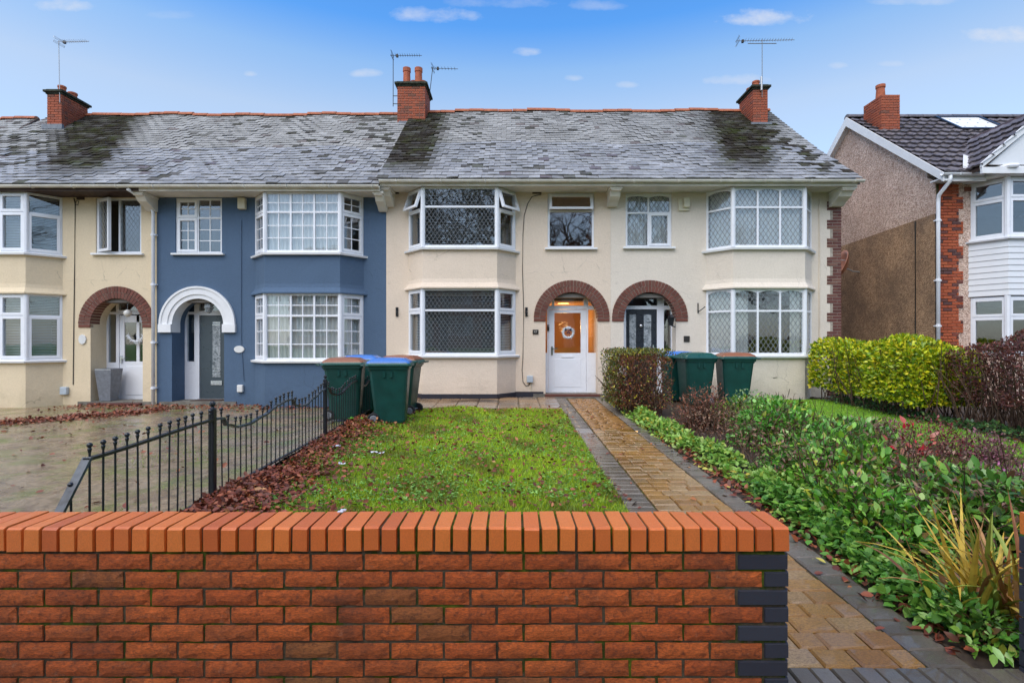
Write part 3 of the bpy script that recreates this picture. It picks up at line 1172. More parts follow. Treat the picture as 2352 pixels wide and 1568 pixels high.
def corbel(house, x, zt, y=12.7, w=.2, reach=.55, mat='soffit_paint', down=.36):
    prof = [(y, zt), (y - reach, zt), (y - reach, zt - .09), (y - reach * .86, zt - .10), (y - reach * .72, zt - .2), (y - reach * .4, zt - down * .78), (y - reach * .2, zt - down), (y, zt - down)]
    m = MB().prism([(x - w / 2, a, b) for a, b in prof], (w, 0, 0))
    m.box(x - w / 2 - .025, x + w / 2 + .025, y - reach - .02, y, zt - .06, zt - .002)
    return m.build('corbel', mat, house, bevel=.008)


YF = 12.7      # main wall plane of the terrace
YB = 12.2      # front of the bays
YE, YR = 12.05, 16.4


def terrace_house(name, label, x0, x1, dz, zb, wall, bay, win, arch, depth, verge, mossf, seed, ze=5.30, zr=8.76, soffit=True, sash=None, hasgut=True):
    """walls, bay, roof and gutters; windows and doors are added by the caller. Returns the thing."""
    h = thing('terraced_house', label, 'house', ((x0 + x1) / 2, YF, zb), 'houses of the terrace')
    zt = 5.17 + dz
    e = .001
    wx0, wx1, wz0, wz1 = win
    cx, zsp = arch
    ro, ri, leg = .92, .635, .08
    ax0, ax1, azt = cx - ri - .05, cx + ri + .05, zsp + leg + ri + .12
    bx0, bx1 = bay[0][0], bay[3][0]
    holes = [(wx0, wx1, wz0, wz1), (bx0 + .08, bx1 - .08, zb - .5, zt - .02), (ax0, ax1, zb - .5, azt)]
    m = MB()
    facade(m, x0 + e, x1 - e, zb - .5, zt + .02, YF, .25, holes)
    arch_wall(m, cx, ri, zsp + leg, ax0, ax1, zb - .5, azt, YF, depth)
    # side, back walls
    zmid = ze - .1
    for xx, s in ((x0 + e, 1), (x1 - e, -1)):
        g = [(xx, YF + .252, zb - .5), (xx, 19.898, zb - .5), (xx, 19.898, zmid), (xx, YR, zr - .14), (xx, YF + .252, zmid + .42)]
        m.prism(g, (.1 * s, 0, 0))
    m.box(x0 + e, x1 - e, 19.9, 20.0, zb - .5, zmid)
    w = m.build('wall', wall, h)
    # rooms
    r = MB()
    r.box(x0 + .11, x1 - .11, 12.75, 19.85, 2.62 + dz, 2.72 + dz)
    r.box(x0 + .11, x1 - .11, 12.1, 19.85, 5.20 + dz, 5.24 + dz)
    r.box(x0 + .11, x1 - .11, 16.2, 16.3, zb, 5.2 + dz)
    r.box(bay[1][0], bay[2][0], 12.32, 12.75, 2.62 + dz, 2.72 + dz)
    xm = (cx + ri + .12) if cx < (bx0 + bx1) / 2 else (cx - ri - .12)
    r.box(xm - .04, xm + .04, 12.97, 16.2, zb, 5.2 + dz)
    r.build('room', 'room_wall', h)
    # bay
    b = MB()
    lo_s, lo_t, up_s = 1.20 + dz, 2.80 + dz, 3.72 + dz
    bay_band(b, bay, [(zb - .4, 0), (lo_s - .02, 0)])
    b.build('bay_base', wall, h)
    b = MB()
    bay_band(b, bay, [(lo_t - .01, .075), (lo_t + .02, .075), (lo_t + .06, .05), (lo_t + .13, .015), (lo_t + .22, 0), (up_s - .02, 0)])
    b.build('bay_panel', wall, h)
    for (zs_) in (lo_s, up_s):
        s = MB()
        bay_band(s, bay, [(zs_ - .03, .075), (zs_ + .012, .085), (zs_ + .035, .0)], th=.1)
        s.build('window_sill', 'white_paint', h)
    s = MB().box(wx0 - .07, wx1 + .07, YF - .08, YF + .1, wz0 - .045, wz0)
    s.build('window_sill', 'white_paint', h, bevel=.006)
    for (q, (zl, zh)) in ((0, (lo_s + .035, lo_t - .012)), (1, (up_s + .035, zt - .015))):
        for k in (1, 2):
            c = bay[k]
            p = MB().tube([(c[0], c[1] + .02, zl), (c[0], c[1] + .02, zh)], .052, 8)
            p.build('corner_post', 'upvc', h)
    # porch recess
    zf = zb + .09
    p = MB()
    yb_ = YF + depth
    p.box(cx - ri - .3, cx + ri + .3, YF - .02, yb_ + .2, zb - .4, zf)
    p.build('porch_floor', 'concrete', h)
    p = MB()
    p.box(cx - ri - .3, cx - ri - .0005, YF + .252, yb_ + .3, zf, azt)
    p.box(cx + ri + .0005, cx + ri + .3, YF + .252, yb_ + .3, zf, azt)
    p.build('porch_wall', wall, h)
    # eaves
    if soffit:
        s = MB().box(x0 + e, x1 - e, YE + .05, YF - .002, zt, zt + .03)
        s.box(x0 + e, x1 - e, YE + .03, YE + .055, zt - .02, ze - .04)
        s.build('soffit', 'soffit_paint', h)
    else:
        s = MB().box(x0 + e, x1 - e, YE + .05, YF - .002, zt, zt + .03)
        s.box(x0 + e, x1 - e, YE + .03, YE + .055, zt - .02, ze - .04)
        s.build('soffit', 'dark_wood', h)
    if hasgut:
        gutter(h, x0 + e, x1 - e, YE - .035, ze - .035)
    rx0 = x0 - (.07 if verge[0] else 0)
    rx1 = x1 + (.07 if verge[1] else 0)
    tiled_roof(h, rx0, rx1, YE - .02, ze, YR, zr, seed, mossf)
    return h, dict(zt=zt, lo_s=lo_s + .035, lo_t=lo_t - .01, up_s=up_s + .035, up_t=zt - .005, zf=zf, yd=yb_, cx=cx, ri=ri, ro=ro, zc=zsp + leg, leg=leg)


def bay_windows(h, bay, z0, z1, side, front, sopt=None, fopt=None, bs=None, bf=None):
    P = [Vector((p[0], p[1], z0)) for p in bay]
    H = z1 - z0
    segs = []
    for k in range(3):
        u = (P[k + 1] - P[k])
        w = u.length
        u.normalize()
        cfg = front if k == 1 else side
        op = fopt if k == 1 else sopt
        if isinstance(op, list):
            op = op[0 if k == 0 else 1]
        segs.append(window(h, P[k] + u * .005, u, w - .01, H, cfg[0], cfg[1], op, bf if k == 1 else bs))
    return segs


def cracks(house, pts, mat='cable_black', r=.006, name='cable', parent=None):
    return MB().tube(pts, r, 5).build(name, mat, parent or house)


def door_frame(h, D, X0, X1, Z0, Z1, rects, mat='upvc', th=.07):
    """flat door screen: list of (x0,x1,z0,z1) openings cut in a white slab"""
    m = MB()
    xs = sorted(set([X0, X1] + [v for r in rects for v in r[:2]]))
    zs = sorted(set([Z0, Z1] + [v for r in rects for v in r[2:4]]))
    inh = lambda x, z: any(r[0] < x < r[1] and r[2] < z < r[3] for r in rects)
    for i in range(len(xs) - 1):
        for j in range(len(zs) - 1):
            if not inh((xs[i] + xs[i + 1]) / 2, (zs[j] + zs[j + 1]) / 2):
                m.quad((xs[i], D, zs[j]), (xs[i + 1], D, zs[j]), (xs[i + 1], D, zs[j + 1]), (xs[i], D, zs[j + 1]))
    for (a, b, c, d) in rects:
        for q in (((a, c), (a, d)), ((b, c), (b, d)), ((a, c), (b, c)), ((a, d), (b, d))):
            (xa, za), (xb, zb_) = q
            m.quad((xa, D, za), (xb, D, zb_), (xb, D + th, zb_), (xa, D + th, za))
    return m.build('door_frame', mat, h)


def pane(parent, a, b, c, d, D, mat='glass'):
    return MB().box(a, b, D, D + .008, c, d).build('pane', mat, parent)


def stain(x, t, xt, xb, wd, t0=.08, t1=.97):
    c = xb + (xt - xb) * t
    f = math.exp(-((x - c) / (wd * (.55 + .45 * t))) ** 2)
    return min(1, 2.0 * f) * sstep(t0 - .1, t0 + .25, t)


def moss_a(x, t, rg):
    m = stain(x, t, -12.7, -10.3, 1.05, .04)
    if x < -12.3 and t < .85 and rg.random() < .42 * math.exp(-((t - .45) / .3) ** 2):
        m = max(m, .75)
    if rg.random() < .05:
        m = max(m, rg.uniform(.3, .8))
    return min(1, m + rg.uniform(-.1, .1) * (m > .1))


def moss_b(x, t, rg):
    p = .04 + .10 * sstep(-5.5, -3.5, x)
    m = .75 if rg.random() < p else 0
    if t > .9 and rg.random() < .3:
        m = .6
    return m


def moss_c(x, t, rg):
    m = stain(x, t, -2.9, -2.5, .8, .02)
    if t > .75 and x < -1 and rg.random() < .25:
        m = max(m, .7)
    if rg.random() < .03 + .05 * (t > .8):
        m = max(m, .7)
    return min(1, m)


def moss_d(x, t, rg):
    m = stain(x, t, 7.0, 5.5, .88, .04)
    d = abs((x - 7.35) + (t - .4) * .5)
    if rg.random() < .75 * math.exp(-(d / .45) ** 2) * sstep(.02, .12, t) * (1 - sstep(.72, .9, t)):
        m = max(m, .95)
    if rg.random() < .04:
        m = max(m, .6)
    return min(1, m)


LAT = .115
# ---------------- house A: yellow render, brick arch (left end)
bayA = [(-13.55, YF), (-13.11, YB), (-11.37, YB), (-10.93, YF)]
hA, a = terrace_house('house', 'yellow rendered end house with brick arch porch and open bedroom casement', -14.4, -8.64, -.12, 0.0, 'render_yellow', bayA,
                      (-10.13, -9.02, 3.69, 5.04), (-9.62, 1.89), .5, (True, False), moss_a, 11, ze=5.18, zr=8.64, soffit=False)
cas = {'*': {'sash': 1}}
bl = ('blind', 'blind_white')
for (z0, z1) in ((a['lo_s'], a['lo_t']), (a['up_s'], a['up_t'])):
    bay_windows(hA, bayA, z0, z1, ([1], [2.1, 1]), ([1, 1, 1], [2.1, 1]), {(0, 0): {'sash': 1}},
                {(0, 0): {'sash': 1}, (2, 0): {'sash': 1}, (2, 1): {'sash': 1}}, bl, bl)
window(hA, (-10.13, YF + .03, 3.69), (1, 0), 1.11, 1.35, [1, 1], [1], {(0, 0): {'sash': 1, 'lattice': .1, 'open': ('side', math.radians(28))}, (1, 0): {'lattice': .1, 'lw': .003}})
arch_bricks(hA, a['cx'], a['zc'], a['ro'], a['ri'], a['leg'], YF, .3)
D = a['yd']
cx, ri = a['cx'], a['ri']
zf = a['zf'] - .04
X = lambda p: (p - 1176) * D / 1199.0
Z = lambda p: CAM_Z - (p - 784) * D / 1199.0
op = [(cx - ri + .05, cx - ri + .24, Z(832), Z(722)), (cx - ri + .05, cx - ri + .24, Z(716), Z(690)), (cx - .32, cx + .6, Z(712), Z(690)), (cx - .32, cx + .62, zf + .03, Z(722))]
fA = door_frame(hA, D, cx - ri - .05, cx + ri + .05, zf, a['zc'] + ri + .1, op)
for r in op[:3]:
    pane(fA, *r, D + .03)
dA = MB()
x0, x1 = op[3][0] + .005, op[3][1] - .005
zg = Z(830)
dA.box(x0, x1, D + .02, D + .06, zf + .035, zg).box(x0, x0 + .12, D + .02, D + .06, zg, Z(724)).box(x1 - .12, x1, D + .02, D + .06, zg, Z(724))
dA.box(x0 + .42, x0 + .50, D + .02, D + .06, zg, Z(724)).box(x0 + .12, x1 - .12, D + .02, D + .06, Z(740), Z(724))
dA.box(x0 + .15, x0 + .78, D + .008, D + .02, zf + .15, zg - .12)
doA = dA.build('door', 'upvc', hA, bevel=.008)
pane(doA, x0 + .12, x0 + .42, zg, Z(740), D + .035)
pane(doA, x0 + .50, x1 - .12, zg, Z(740), D + .035)
MB().box(x0 + .04, x0 + .07, D - .02, D + .02, zg - .03, zg + .14).box(x0 + .05, x0 + .16, D - .04, D - .02, zg + .08, zg + .10).build('handle', 'chrome', doA)
MB().box(cx - ri, cx + ri, YF - .1, D, zf - .03, zf + .01).build('door_mat', 'quoin_brick', hA)
cracks(hA, [(-10.65, YF - .012, 5.03), (-10.62, YF - .012, 4.9), (-10.64, YF - .012, 3), (-10.66, YF - .012, 1.4), (-10.67, YF - .012, .5)], r=.009)
cracks(hA, [(-10.6, YF - .012, 4.95), (-10.63, YF - .012, 4.88), (-10.56, YF - .012, 4.86), (-10.53, YF - .012, 4.95), (-10.6, YF - .012, 4.97)], r=.008)
MB().box(-10.94, -10.77, YF - .09, YF, .26, .45).build('meter_box', 'meter_grey', hA, bevel=.02)
MB().box(-10.58, -10.40, YF - .02, YF + .05, 4.99, 5.08).build('air_brick', 'dark_wood', hA)
pl = MB()
px_, pz_ = -10.44, 1.60
pl.prism([(px_ + .095 * math.cos(t), YF - .03, pz_ + .125 * math.sin(t)) for t in [math.pi * 2 * k / 8 for k in range(8)]], (0, .03, 0))
pl.build('house_plaque', 'plaque_white', hA, bevel=.006)
dp = MB().tube([(-8.86, YE - .02, 5.06), (-8.80, 12.3, 4.98), (-8.70, 12.55, 4.80), (-8.67, 12.61, 4.66), (-8.67, 12.61, .02)], .038, 10)
dpo = dp.build('downpipe', 'upvc', hA, smooth=True)
for z in (4.1, 2.9, 1.5, .4):
    MB().tube([(-8.67, 12.61, z), (-8.67, 12.61, z + .05)], .047, 10).box(-8.73, -8.61, 12.6, 12.695, z + .01, z + .04).build('pipe_clip', 'upvc', dpo)
corbel(hA, -8.72, 5.05, w=.22)
chimney(hA, -13.76, -13.33, 15.45, 16.4, 7.6, 8.86, [(-13.55, 15.72, .105, .22), (-13.55, 16.1, .12, .2)])
MB().box(-13.85, -13.25, 15.36, 15.44, 7.80, 7.95).build('flashing', 'lead_grey', hA)

# ---------------- house B: blue render, white arch
bayB = [(-6.25, YF), (-5.78, YB), (-4.02, YB), (-3.61, YF)]
hB, b = terrace_house('house', 'dark blue rendered house with white plaster arch and georgian barred windows', -8.64, -3.06, -.12, 0.0, 'render_blue', bayB,
                      (-8.19, -7.06, 3.69, 5.04), (-7.64, 1.89), .5, (False, False), moss_b, 12, ze=5.18, zr=8.64)
gb = lambda s, bx, bz: {'sash': s, 'bars': (bx, bz)}
cur = ('curtain', [(0, 1)])
for i_, (z0, z1) in enumerate(((b['lo_s'], b['lo_t']), (b['up_s'], b['up_t']))):
    bay_windows(hB, bayB, z0, z1, ([1], [2.1, 1]), ([1, 1, 1], [2.1, 1]),
                {(0, 0): gb(1, 2, 3), (0, 1): gb(1, 2, 2)}, {'*': gb(0, 2, 3), (0, 1): gb(0, 2, 2), (1, 1): gb(0, 2, 2), (2, 1): gb(0, 2, 2)},
                None if i_ else ('curtain', [(0, 1)]), cur)
window(hB, (-8.19, YF + .03, 3.69), (1, 0), 1.13, 1.35, [1, 1.15], [1.9, 1], {(0, 0): gb(1, 2, 3), (0, 1): gb(1, 2, 2), (1, 0): gb(0, 2, 3), (1, 1): gb(0, 2, 2)})
cx, ri = b['cx'], b['ri']
m = MB()
k = 26
ro = b['ro']
for i in range(k):
    a0, a1 = math.pi * i / k, math.pi * (i + 1) / k
    P = lambda r, a_, yy: (cx - r * math.cos(a_), yy, b['zc'] + r * math.sin(a_))
    for (r0, r1, y0, y1) in ((ri - .012, ri + .09, YF - .02, YF + .3), (ri + .09, ro - .05, YF - .045, YF + .01), (ro - .05, ro, YF - .065, YF + .01)):
        m.prism([P(r0, a0, y0), P(r0, a1, y0), P(r1, a1, y0), P(r1, a0, y0)], (0, y1 - y0, 0))
for s in (-1, 1):
    xa, xb = sorted((cx + s * (ri - .014), cx + s * (ro + .012)))
    m.box(xa, xb, YF - .075, YF + .3, b['zc'] - .2, b['zc'] - .001)
m.build('arch_moulding', 'white_paint', hB)
D = b['yd']
zf = b['zf'] - .04
op = [(cx - ri + .06, cx - ri + .24, Z(830), Z(722)), (cx - ri + .06, cx - ri + .24, Z(716), Z(692)), (cx - .27, cx + .64, Z(714), Z(690)), (cx - .27, cx + .66, zf + .05, Z(724))]
fB = door_frame(hB, D, cx - ri - .05, cx + ri + .05, zf, b['zc'] + ri + .1, op)
for r in op[:3]:
    pane(fB, *r, D + .03)
x0, x1 = op[3][0] + .004, op[3][1] - .004
dB = MB().box(x0, x1, D + .03, D + .07, zf + .055, Z(724) - .004).build('door', 'door_slate', hB, bevel=.006)
gx = (x0 + x1) / 2 - .04
pB = MB().box(gx - .1, gx + .1, D + .02, D + .03, Z(866), Z(738)).build('door_glass', 'frosted_glass', dB)
for zz in (Z(740), Z(745), Z(845), Z(852), Z(859)):
    MB().box(gx - .1, gx + .1, D + .012, D + .019, zz - .012, zz).build('trim', 'chrome', pB)
MB().box(gx - .14, gx + .14, D + .01, D + .03, Z(884), Z(874)).build('letter_box', 'chrome', dB)
MB().box(x1 - .1, x1 - .07, D + .0, D + .03, Z(830), Z(815)).box(x1 - .2, x1 - .08, D - .02, D, Z(820), Z(817)).build('handle', 'chrome', dB)
MB().box(cx - .3, cx + .66, D - .02, D + .05, zf - .01, zf + .04).build('threshold', 'upvc', hB)
MB().box(cx - .25, cx + .5, YF + .1, D - .06, zf + .02, zf + .055).build('door_mat', 'dark_wood', hB)
# porch lantern
cracks(hB, [(-6.58, YF - .012, 4.5), (-6.58, YF - .012, 1.5), (-6.52, YF - .012, .6)], r=.009, mat='render_blue')
MB().box(-6.63, -6.45, YF - .11, YF, 4.75, 5.02).build('alarm_box', 'cream_plastic', hB, bevel=.015)
pl = MB().prism([(-6.63 + .125 * math.cos(t), YF - .03, 1.36 + .085 * math.sin(t)) for t in [math.pi * 2 * k / 16 for k in range(16)]], (0, .03, 0))
pl.build('house_plaque', 'plaque_white', hB, bevel=.006)
MB().box(-6.66, -6.52, YF - .08, YF, .32, .5).build('meter_box', 'plaque_white', hB, bevel=.02)
corbel(hB, -3.12, 5.05, w=.2)

# ---------------- house C: cream render, the middle one with the lit hall
bayC = [(-2.52, YF), (-2.09, YB), (-.35, YB), (.09, YF)]
hC, c = terrace_house('house', 'cream rendered house with white half glazed door and lit hallway', -3.06, 2.40, 0.0, .19, 'render_cream', bayC,
                      (.868, 2.0, 3.82, 5.16), (1.451, 2.037), .3, (True, False), moss_c, 13)
ob = {'sash': 1, 'open': ('top', math.radians(20))}
bz = ('blind', 'blind_white')
bay_windows(hC, bayC, c['lo_s'], c['lo_t'], ([1], [2.1, 1]), ([1], [2.15, 1]), cas, {'*': {'lattice': .095, 'lw': .0034}}, ('blind', 'blind_white'), ('blind', 'blind_grey'))
bay_windows(hC, bayC, c['up_s'], c['up_t'], ([1], [2.1, 1.1]), ([1], [2.15, 1]), [{(0, 0): {'sash': 1}, (0, 1): ob}, {(0, 0): {'sash': 1}, (0, 1): ob}],
            {'*': {'lattice': .095, 'lw': .003}}, ('blind', 'blind_grey'), ('blind', 'blind_grey'))
window(hC, (.868, YF + .03, 3.82), (1, 0), 1.132, 1.34, [1], [2.25, 1], {(0, 1): ob})
arC = arch_bricks(hC, c['cx'], c['zc'], c['ro'], c['ri'], c['leg'], YF, .25)
D = c['yd']
cx, ri = c['cx'], c['ri']
zf = Z(901)
lx0, lx1 = X(1259), X(1348)
op = [(X(1248.5), X(1257), Z(810), Z(711)), (X(1351), X(1369), Z(810), Z(711)), (X(1250), X(1268), Z(702), Z(672)), (X(1273), X(1341), Z(702), Z(671)), (X(1351), X(1371), Z(702), Z(671)),
      (lx0 + .01, lx1 - .01, zf + .02, Z(710))]
fC = door_frame(hC, D, cx - ri - .08, cx + ri + .08, zf, c['zc'] + ri + .12, op)
for r in op[:5]:
    pane(fC, *r, D + .03)
dC = MB()
x0, x1 = lx0 + .015, lx1 - .015
ga, gb_, gc, gd = X(1273.5), X(1334), Z(810.5), Z(718.5)
dC.box(x0, x1, D + .015, D + .06, zf + .025, gc).box(x0, ga, D + .015, D + .06, gc, Z(711)).box(gb_, x1, D + .015, D + .06, gc, Z(711)).box(ga, gb_, D + .015, D + .06, gd, Z(711))
dC.box(ga, gb_, D + .008, D + .015, Z(889), Z(824))
doC = dC.build('door', 'upvc', hC, bevel=.006)
pane(doC, ga, gb_, gc, gd, D + .03)
MB().box(X(1289), X(1318), D + .0, D + .014, Z(821), Z(816.5)).build('letter_box', 'upvc', doC, bevel=.004)
MB().box(X(1266), X(1269.5), D - .002, D + .014, Z(815), Z(795)).box(X(1266), X(1281), D - .05, D - .03, Z(801.5), Z(799)).box(X(1266), X(1269), D - .05, D, Z(801.5), Z(799)).build('handle', 'chrome', doC)
MB().box(X(1256.5), X(1261.5), D - .03, D - .001, Z(760), Z(750)).box(X(1256.5), X(1261.5), D - .028, D - .001, Z(748.5), Z(746)).build('door_bell', 'plaque_dark', doC)
st = MB().box(cx - ri - .02, cx + ri + .04, YF - .16, D, zf - .06, zf - .005)
st.build('step_top', 'arch_brick', hC, bevel=.008)
MB().box(cx - ri - .05, cx + ri + .08, YF - .2, YF - .002, c['zf'] - .3, zf - .062).build('door_step', 'concrete', hC, bevel=.01)
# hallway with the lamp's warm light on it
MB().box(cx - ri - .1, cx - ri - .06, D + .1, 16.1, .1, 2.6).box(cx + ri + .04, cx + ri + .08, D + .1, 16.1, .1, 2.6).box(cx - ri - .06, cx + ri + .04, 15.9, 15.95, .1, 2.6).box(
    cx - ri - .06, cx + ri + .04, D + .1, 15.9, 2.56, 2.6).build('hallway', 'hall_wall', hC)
pl_ = MB()
bay_band(pl_, bayC, [(.0, .012), (.315, .012), (.322, .0)], th=.06)
pl_.box(-3.05, -2.50, YF - .012, YF + .02, 0, .31).box(.08, cx - ri - .052, YF - .014, YF + .02, 0, .33)
pl_.build('plinth', 'blue_brick', hC)
for (x, y) in ((912, 717), (1209, 717)):
    xx, zz = at(x, y, YF)
    MB().tube([(xx, YF, zz + .1), (xx, YF - .07, zz + .09), (xx + .01, YF - .09, zz), (xx, YF - .06, zz - .09)], .016, 6).box(xx - .03, xx + .03, YF - .02, YF, zz - .1, zz + .12).build(
        'wall_light', 'iron_black', hC)
px_, pz_ = at(1230, 762, YF)
pp = MB().box(px_ - .07, px_ + .07, YF - .025, YF, pz_ - .055, pz_ + .055).build('house_plaque', 'plaque_dark', hC, bevel=.004)
px_, pz_ = at(1217, 870, YF)
MB().box(px_ - .075, px_ + .075, YF - .09, YF, pz_ - .08, pz_ + .08).build('meter_box', 'meter_grey', hC, bevel=.012)
cracks(hC, [(px_ + .03, YF - .012, pz_ - .08), (px_ + .03, YF - .012, .34)], r=.01, mat='cream_plastic')
cb = [(1243, 447), (1233, 449), (1222, 452), (1212, 468), (1204, 495), (1201, 540), (1200, 620), (1203, 720), (1201, 820), (1199, 850), (1201, 876), (1208, 886), (1215, 884), (1217, 878)]
cracks(hC, [(at(p, q, YF)[0], YF - .012, at(p, q, YF)[1]) for p, q in cb], r=.008)
for (p, q) in ((906, 441), (1233, 441)):
    xx, zz = at(p, q, YF)
    MB().box(xx - .11, xx + .11, YF - .02, YF + .05, zz - .045, zz + .045).build('air_brick', 'dark_wood', hC)
corbel(hC, -2.97, 5.17, w=.22)
corbel(hC, 2.43, 5.165, w=.24)
chimney(hC, -3.46, -2.62, 15.75, 16.7, 7.6, 9.24, [(-3.22, 15.98, .115, .52), (-2.86, 15.98, .115, .52), (-3.08, 16.4, .11, .32), (-2.8, 16.4, .11, .32)])
MB().box(-3.4, -2.56, 15.66, 15.74, 8.02, 8.16).build('flashing', 'lead_grey', hC)

# ---------------- house D: pale render, leaded windows, black door (right end)
bayD = [(4.72, YF), (5.17, YB), (6.85, YB), (7.29, YF)]
hD, d = terrace_house('house', 'pale rendered end house with black door and diamond leaded bay windows', 2.40, 8.0, 0.0, .19, 'render_pale', bayD,
                      (2.765, 3.89, 3.84, 5.15), (3.353, 2.037), .3, (False, True), moss_d, 14)
la = lambda r=0: {'lattice': LAT, 'arch': r}
fo = {'*': la(), (0, 1): la(.05), (1, 1): la(.05), (2, 1): la(.05)}
so = {'*': la(), (0, 1): la(.05)}
bay_windows(hD, bayD, d['lo_s'], d['lo_t'], ([1], [2.05, 1]), ([1, 1, 1], [2.05, 1]), so, fo, ('curtain', [(0, 1)]), ('curtain', [(0, .22), (.84, 1)]))
bay_windows(hD, bayD, d['up_s'], d['up_t'], ([1], [2.05, 1]), ([1, 1, 1], [2.05, 1]), so, fo, ('curtain', [(0, 1)]), ('curtain', [(0, 1)]))
window(hD, (2.765, YF + .03, 3.84), (1, 0), 1.125, 1.31, [1, 1], [1.9, 1], {(0, 0): la(), (1, 0): {'sash': 1, 'lattice': LAT}, (0, 1): la(.05), (1, 1): la(.05)}, ('curtain', [(0, 1)]))
arch_bricks(hD, d['cx'], d['zc'], d['ro'], d['ri'], d['leg'], YF, .25)
D = d['yd']
cx, ri = d['cx'], d['ri']
zf = Z(903)
op = [(X(1525), X(1541), Z(811), Z(711)), (X(1525), X(1546), Z(702), Z(672)), (X(1440), X(1510), Z(702), Z(671)), (X(1438), X(1509), zf + .03, Z(710))]
fD = door_frame(hD, D, cx - ri - .08, cx + ri + .08, zf - .2, d['zc'] + ri + .12, op)
for r in op[:3]:
    pane(fD, *r, D + .03)
x0, x1 = op[3][0] + .005, op[3][1] - .005
dD = MB().box(x0, x1, D + .02, D + .06, zf + .035, Z(710) - .004).build('door', 'door_black', hD, bevel=.006)
for (p0, p1) in ((1446, 1461), (1479, 1496)):
    g = MB().box(X(p0), X(p1), D + .01, D + .02, Z(808), Z(722)).build('door_glass', 'frosted_glass', dD)
MB().ball((X(1472), D - .0, Z(748)), .045, 10, 6).build('knocker', 'chrome', dD, smooth=True)
MB().box(X(1463), X(1488), D + .005, D + .02, Z(817), Z(812)).build('letter_box', 'chrome', dD)
MB().box(X(1499), X(1502), D - .0, D + .02, Z(808), Z(792)).box(X(1497), X(1506), D - .04, D - .02, Z(800), Z(798)).build('handle', 'chrome', dD)
MB().box(cx - ri - .02, cx + ri + .04, YF - .16, D, zf - .06, zf - .005).build('step_top', 'arch_brick', hD)
lx, lz = at(1541, 738, YF - .1)
ln = MB()
ln.tube([(lx + .1, YF, lz - .12), (lx + .09, YF - .12, lz - .13), (lx, YF - .13, lz - .1)], .014, 6)
ln.tube([(lx, YF - .13, lz - .1), (lx, YF - .13, lz + .09)], [.05, .085], 6).tube([(lx, YF - .13, lz + .09), (lx, YF - .13, lz + .17)], [.1, .01], 6)
ln.build('porch_lantern', 'iron_black', hD)
px_, pz_ = at(1577, 778, YF)
MB().box(px_ - .07, px_ + .07, YF - .025, YF, pz_ - .07, pz_ + .07).build('house_plaque', 'plaque_dark', hD, bevel=.004)
xx, zz = at(1603, 708, YF)
MB().tube([(xx, YF - .01, zz + .13), (xx, YF - .01, zz - .11)], .014, 5).tube([(xx, YF - .02, zz - .09), (xx + .07, YF - .12, zz - .02), (xx + .12, YF - .16, zz + .03)], .012, 5).build('hanging_bracket', 'iron_black', hD)
xx, zz = at(1570, 467, YF)
MB().box(xx - .13, xx + .13, YF - .05, YF, zz - .19, zz + .13).box(xx - .02, xx + .12, YF - .12, YF - .05, zz - .12, zz + .12).build('alarm_box', 'cream_plastic', hD, bevel=.012)
cracks(hD, [(7.47, YF - .012, 5.0), (7.48, YF - .012, 3), (7.47, YF - .012, .6)], r=.02, mat='render_pale', name='wall_pipe')
for pts in ([(1707, 826), (1710, 845), (1716, 858), (1717, 868)], [(1719, 885), (1714, 895), (1709, 900)], [(1776, 868), (1786, 866)], [(1814, 893), (1809, 912)]):
    y_ = YB - .004
    MB().tube([(at(p, q, y_)[0], y_, at(p, q, y_)[1]) for p, q in pts], .006, 4).build('wall_crack', 'cap_dark', hD)
# brown quoin bricks toothed into the right corner
q = MB().box(7.74, 7.99, YF - .004, YF + .02, .1, 5.0).build('quoin', 'mortar_pale', hD)
z, k = 4.92, 0
while z > .15:
    wide = (k // 3) % 2 == 0
    xl = 7.66 if wide else 7.80
    x = 8.012
    first = True
    while x > xl + .02:
        w_ = min((.215 if (k % 2 or not first) else .102), x - xl)
        place('brick', bm_('quoin_brick'), q, (x - w_ / 2, YF + .03, z), scale=(w_ - .008, .085, .064))
        x -= w_
        first = False
    z -= .0752
    k += 1
corbel(hD, 7.85, 5.165, w=.3, mat='soffit_paint')
gutter(hD, 8.0, 8.1, YE - .035, 5.265)
chimney(hD, 7.14, 7.57, 15.45, 16.4, 7.6, 9.0, [(7.36, 15.75, .105, .24), (7.36, 16.1, .12, .2)])
MB().box(7.05, 7.66, 15.36, 15.44, 7.85, 8.0).build('flashing', 'lead_grey', hD)

# ------------------------------------------------------------------ house E: neighbour on the right, set apart, concrete tiles
XE, YEF = 10.3, 12.7
hE = thing('detached_house', 'pebbledashed house with white bargeboards, brick quoin and velux skylight', 'house', (13.2, YEF, .19))
yE, zE, yR2, zR2 = 12.32, 5.52, 15.85, 8.34
m = MB()
facade(m, XE, 16.2, -.2, 5.46, YEF, .25, [(11.2, 13.75, -.2, 5.44)])
m.build('wall', 'pebbledash', hE)
gx = XE
prof_up = [(YEF + .252, 4.6), (YEF + .252, 5.8), (yR2, zR2 - .12), (19.0, 5.8), (19.0, 4.45)]
m = MB().prism([(gx, y, z) for y, z in prof_up], (.2, 0, 0))
m.quad((gx, YEF, 4.62), (gx, YEF + .252, 4.62), (gx, YEF + .252, 5.6), (gx, YEF, 5.46))
m.build('gable', 'pebbledash', hE)
m = MB().prism([(gx - .015, YEF, -.2), (gx - .015, 19.0, -.2), (gx - .015, 19.0, 4.46), (gx - .015, 16.3, 4.52), (gx - .015, YEF, 4.66)], (.2, 0, 0))
m.build('side_wall', 'render_brown', hE)
MB().box(16.0, 16.2, YEF + .26, 19.0, -.2, 5.6).build('far_wall', 'pebbledash', hE)
MB().box(XE + .2, 16.0, 18.8, 19.0, -.2, 5.6).build('back_wall', 'pebbledash', hE)
r = MB()
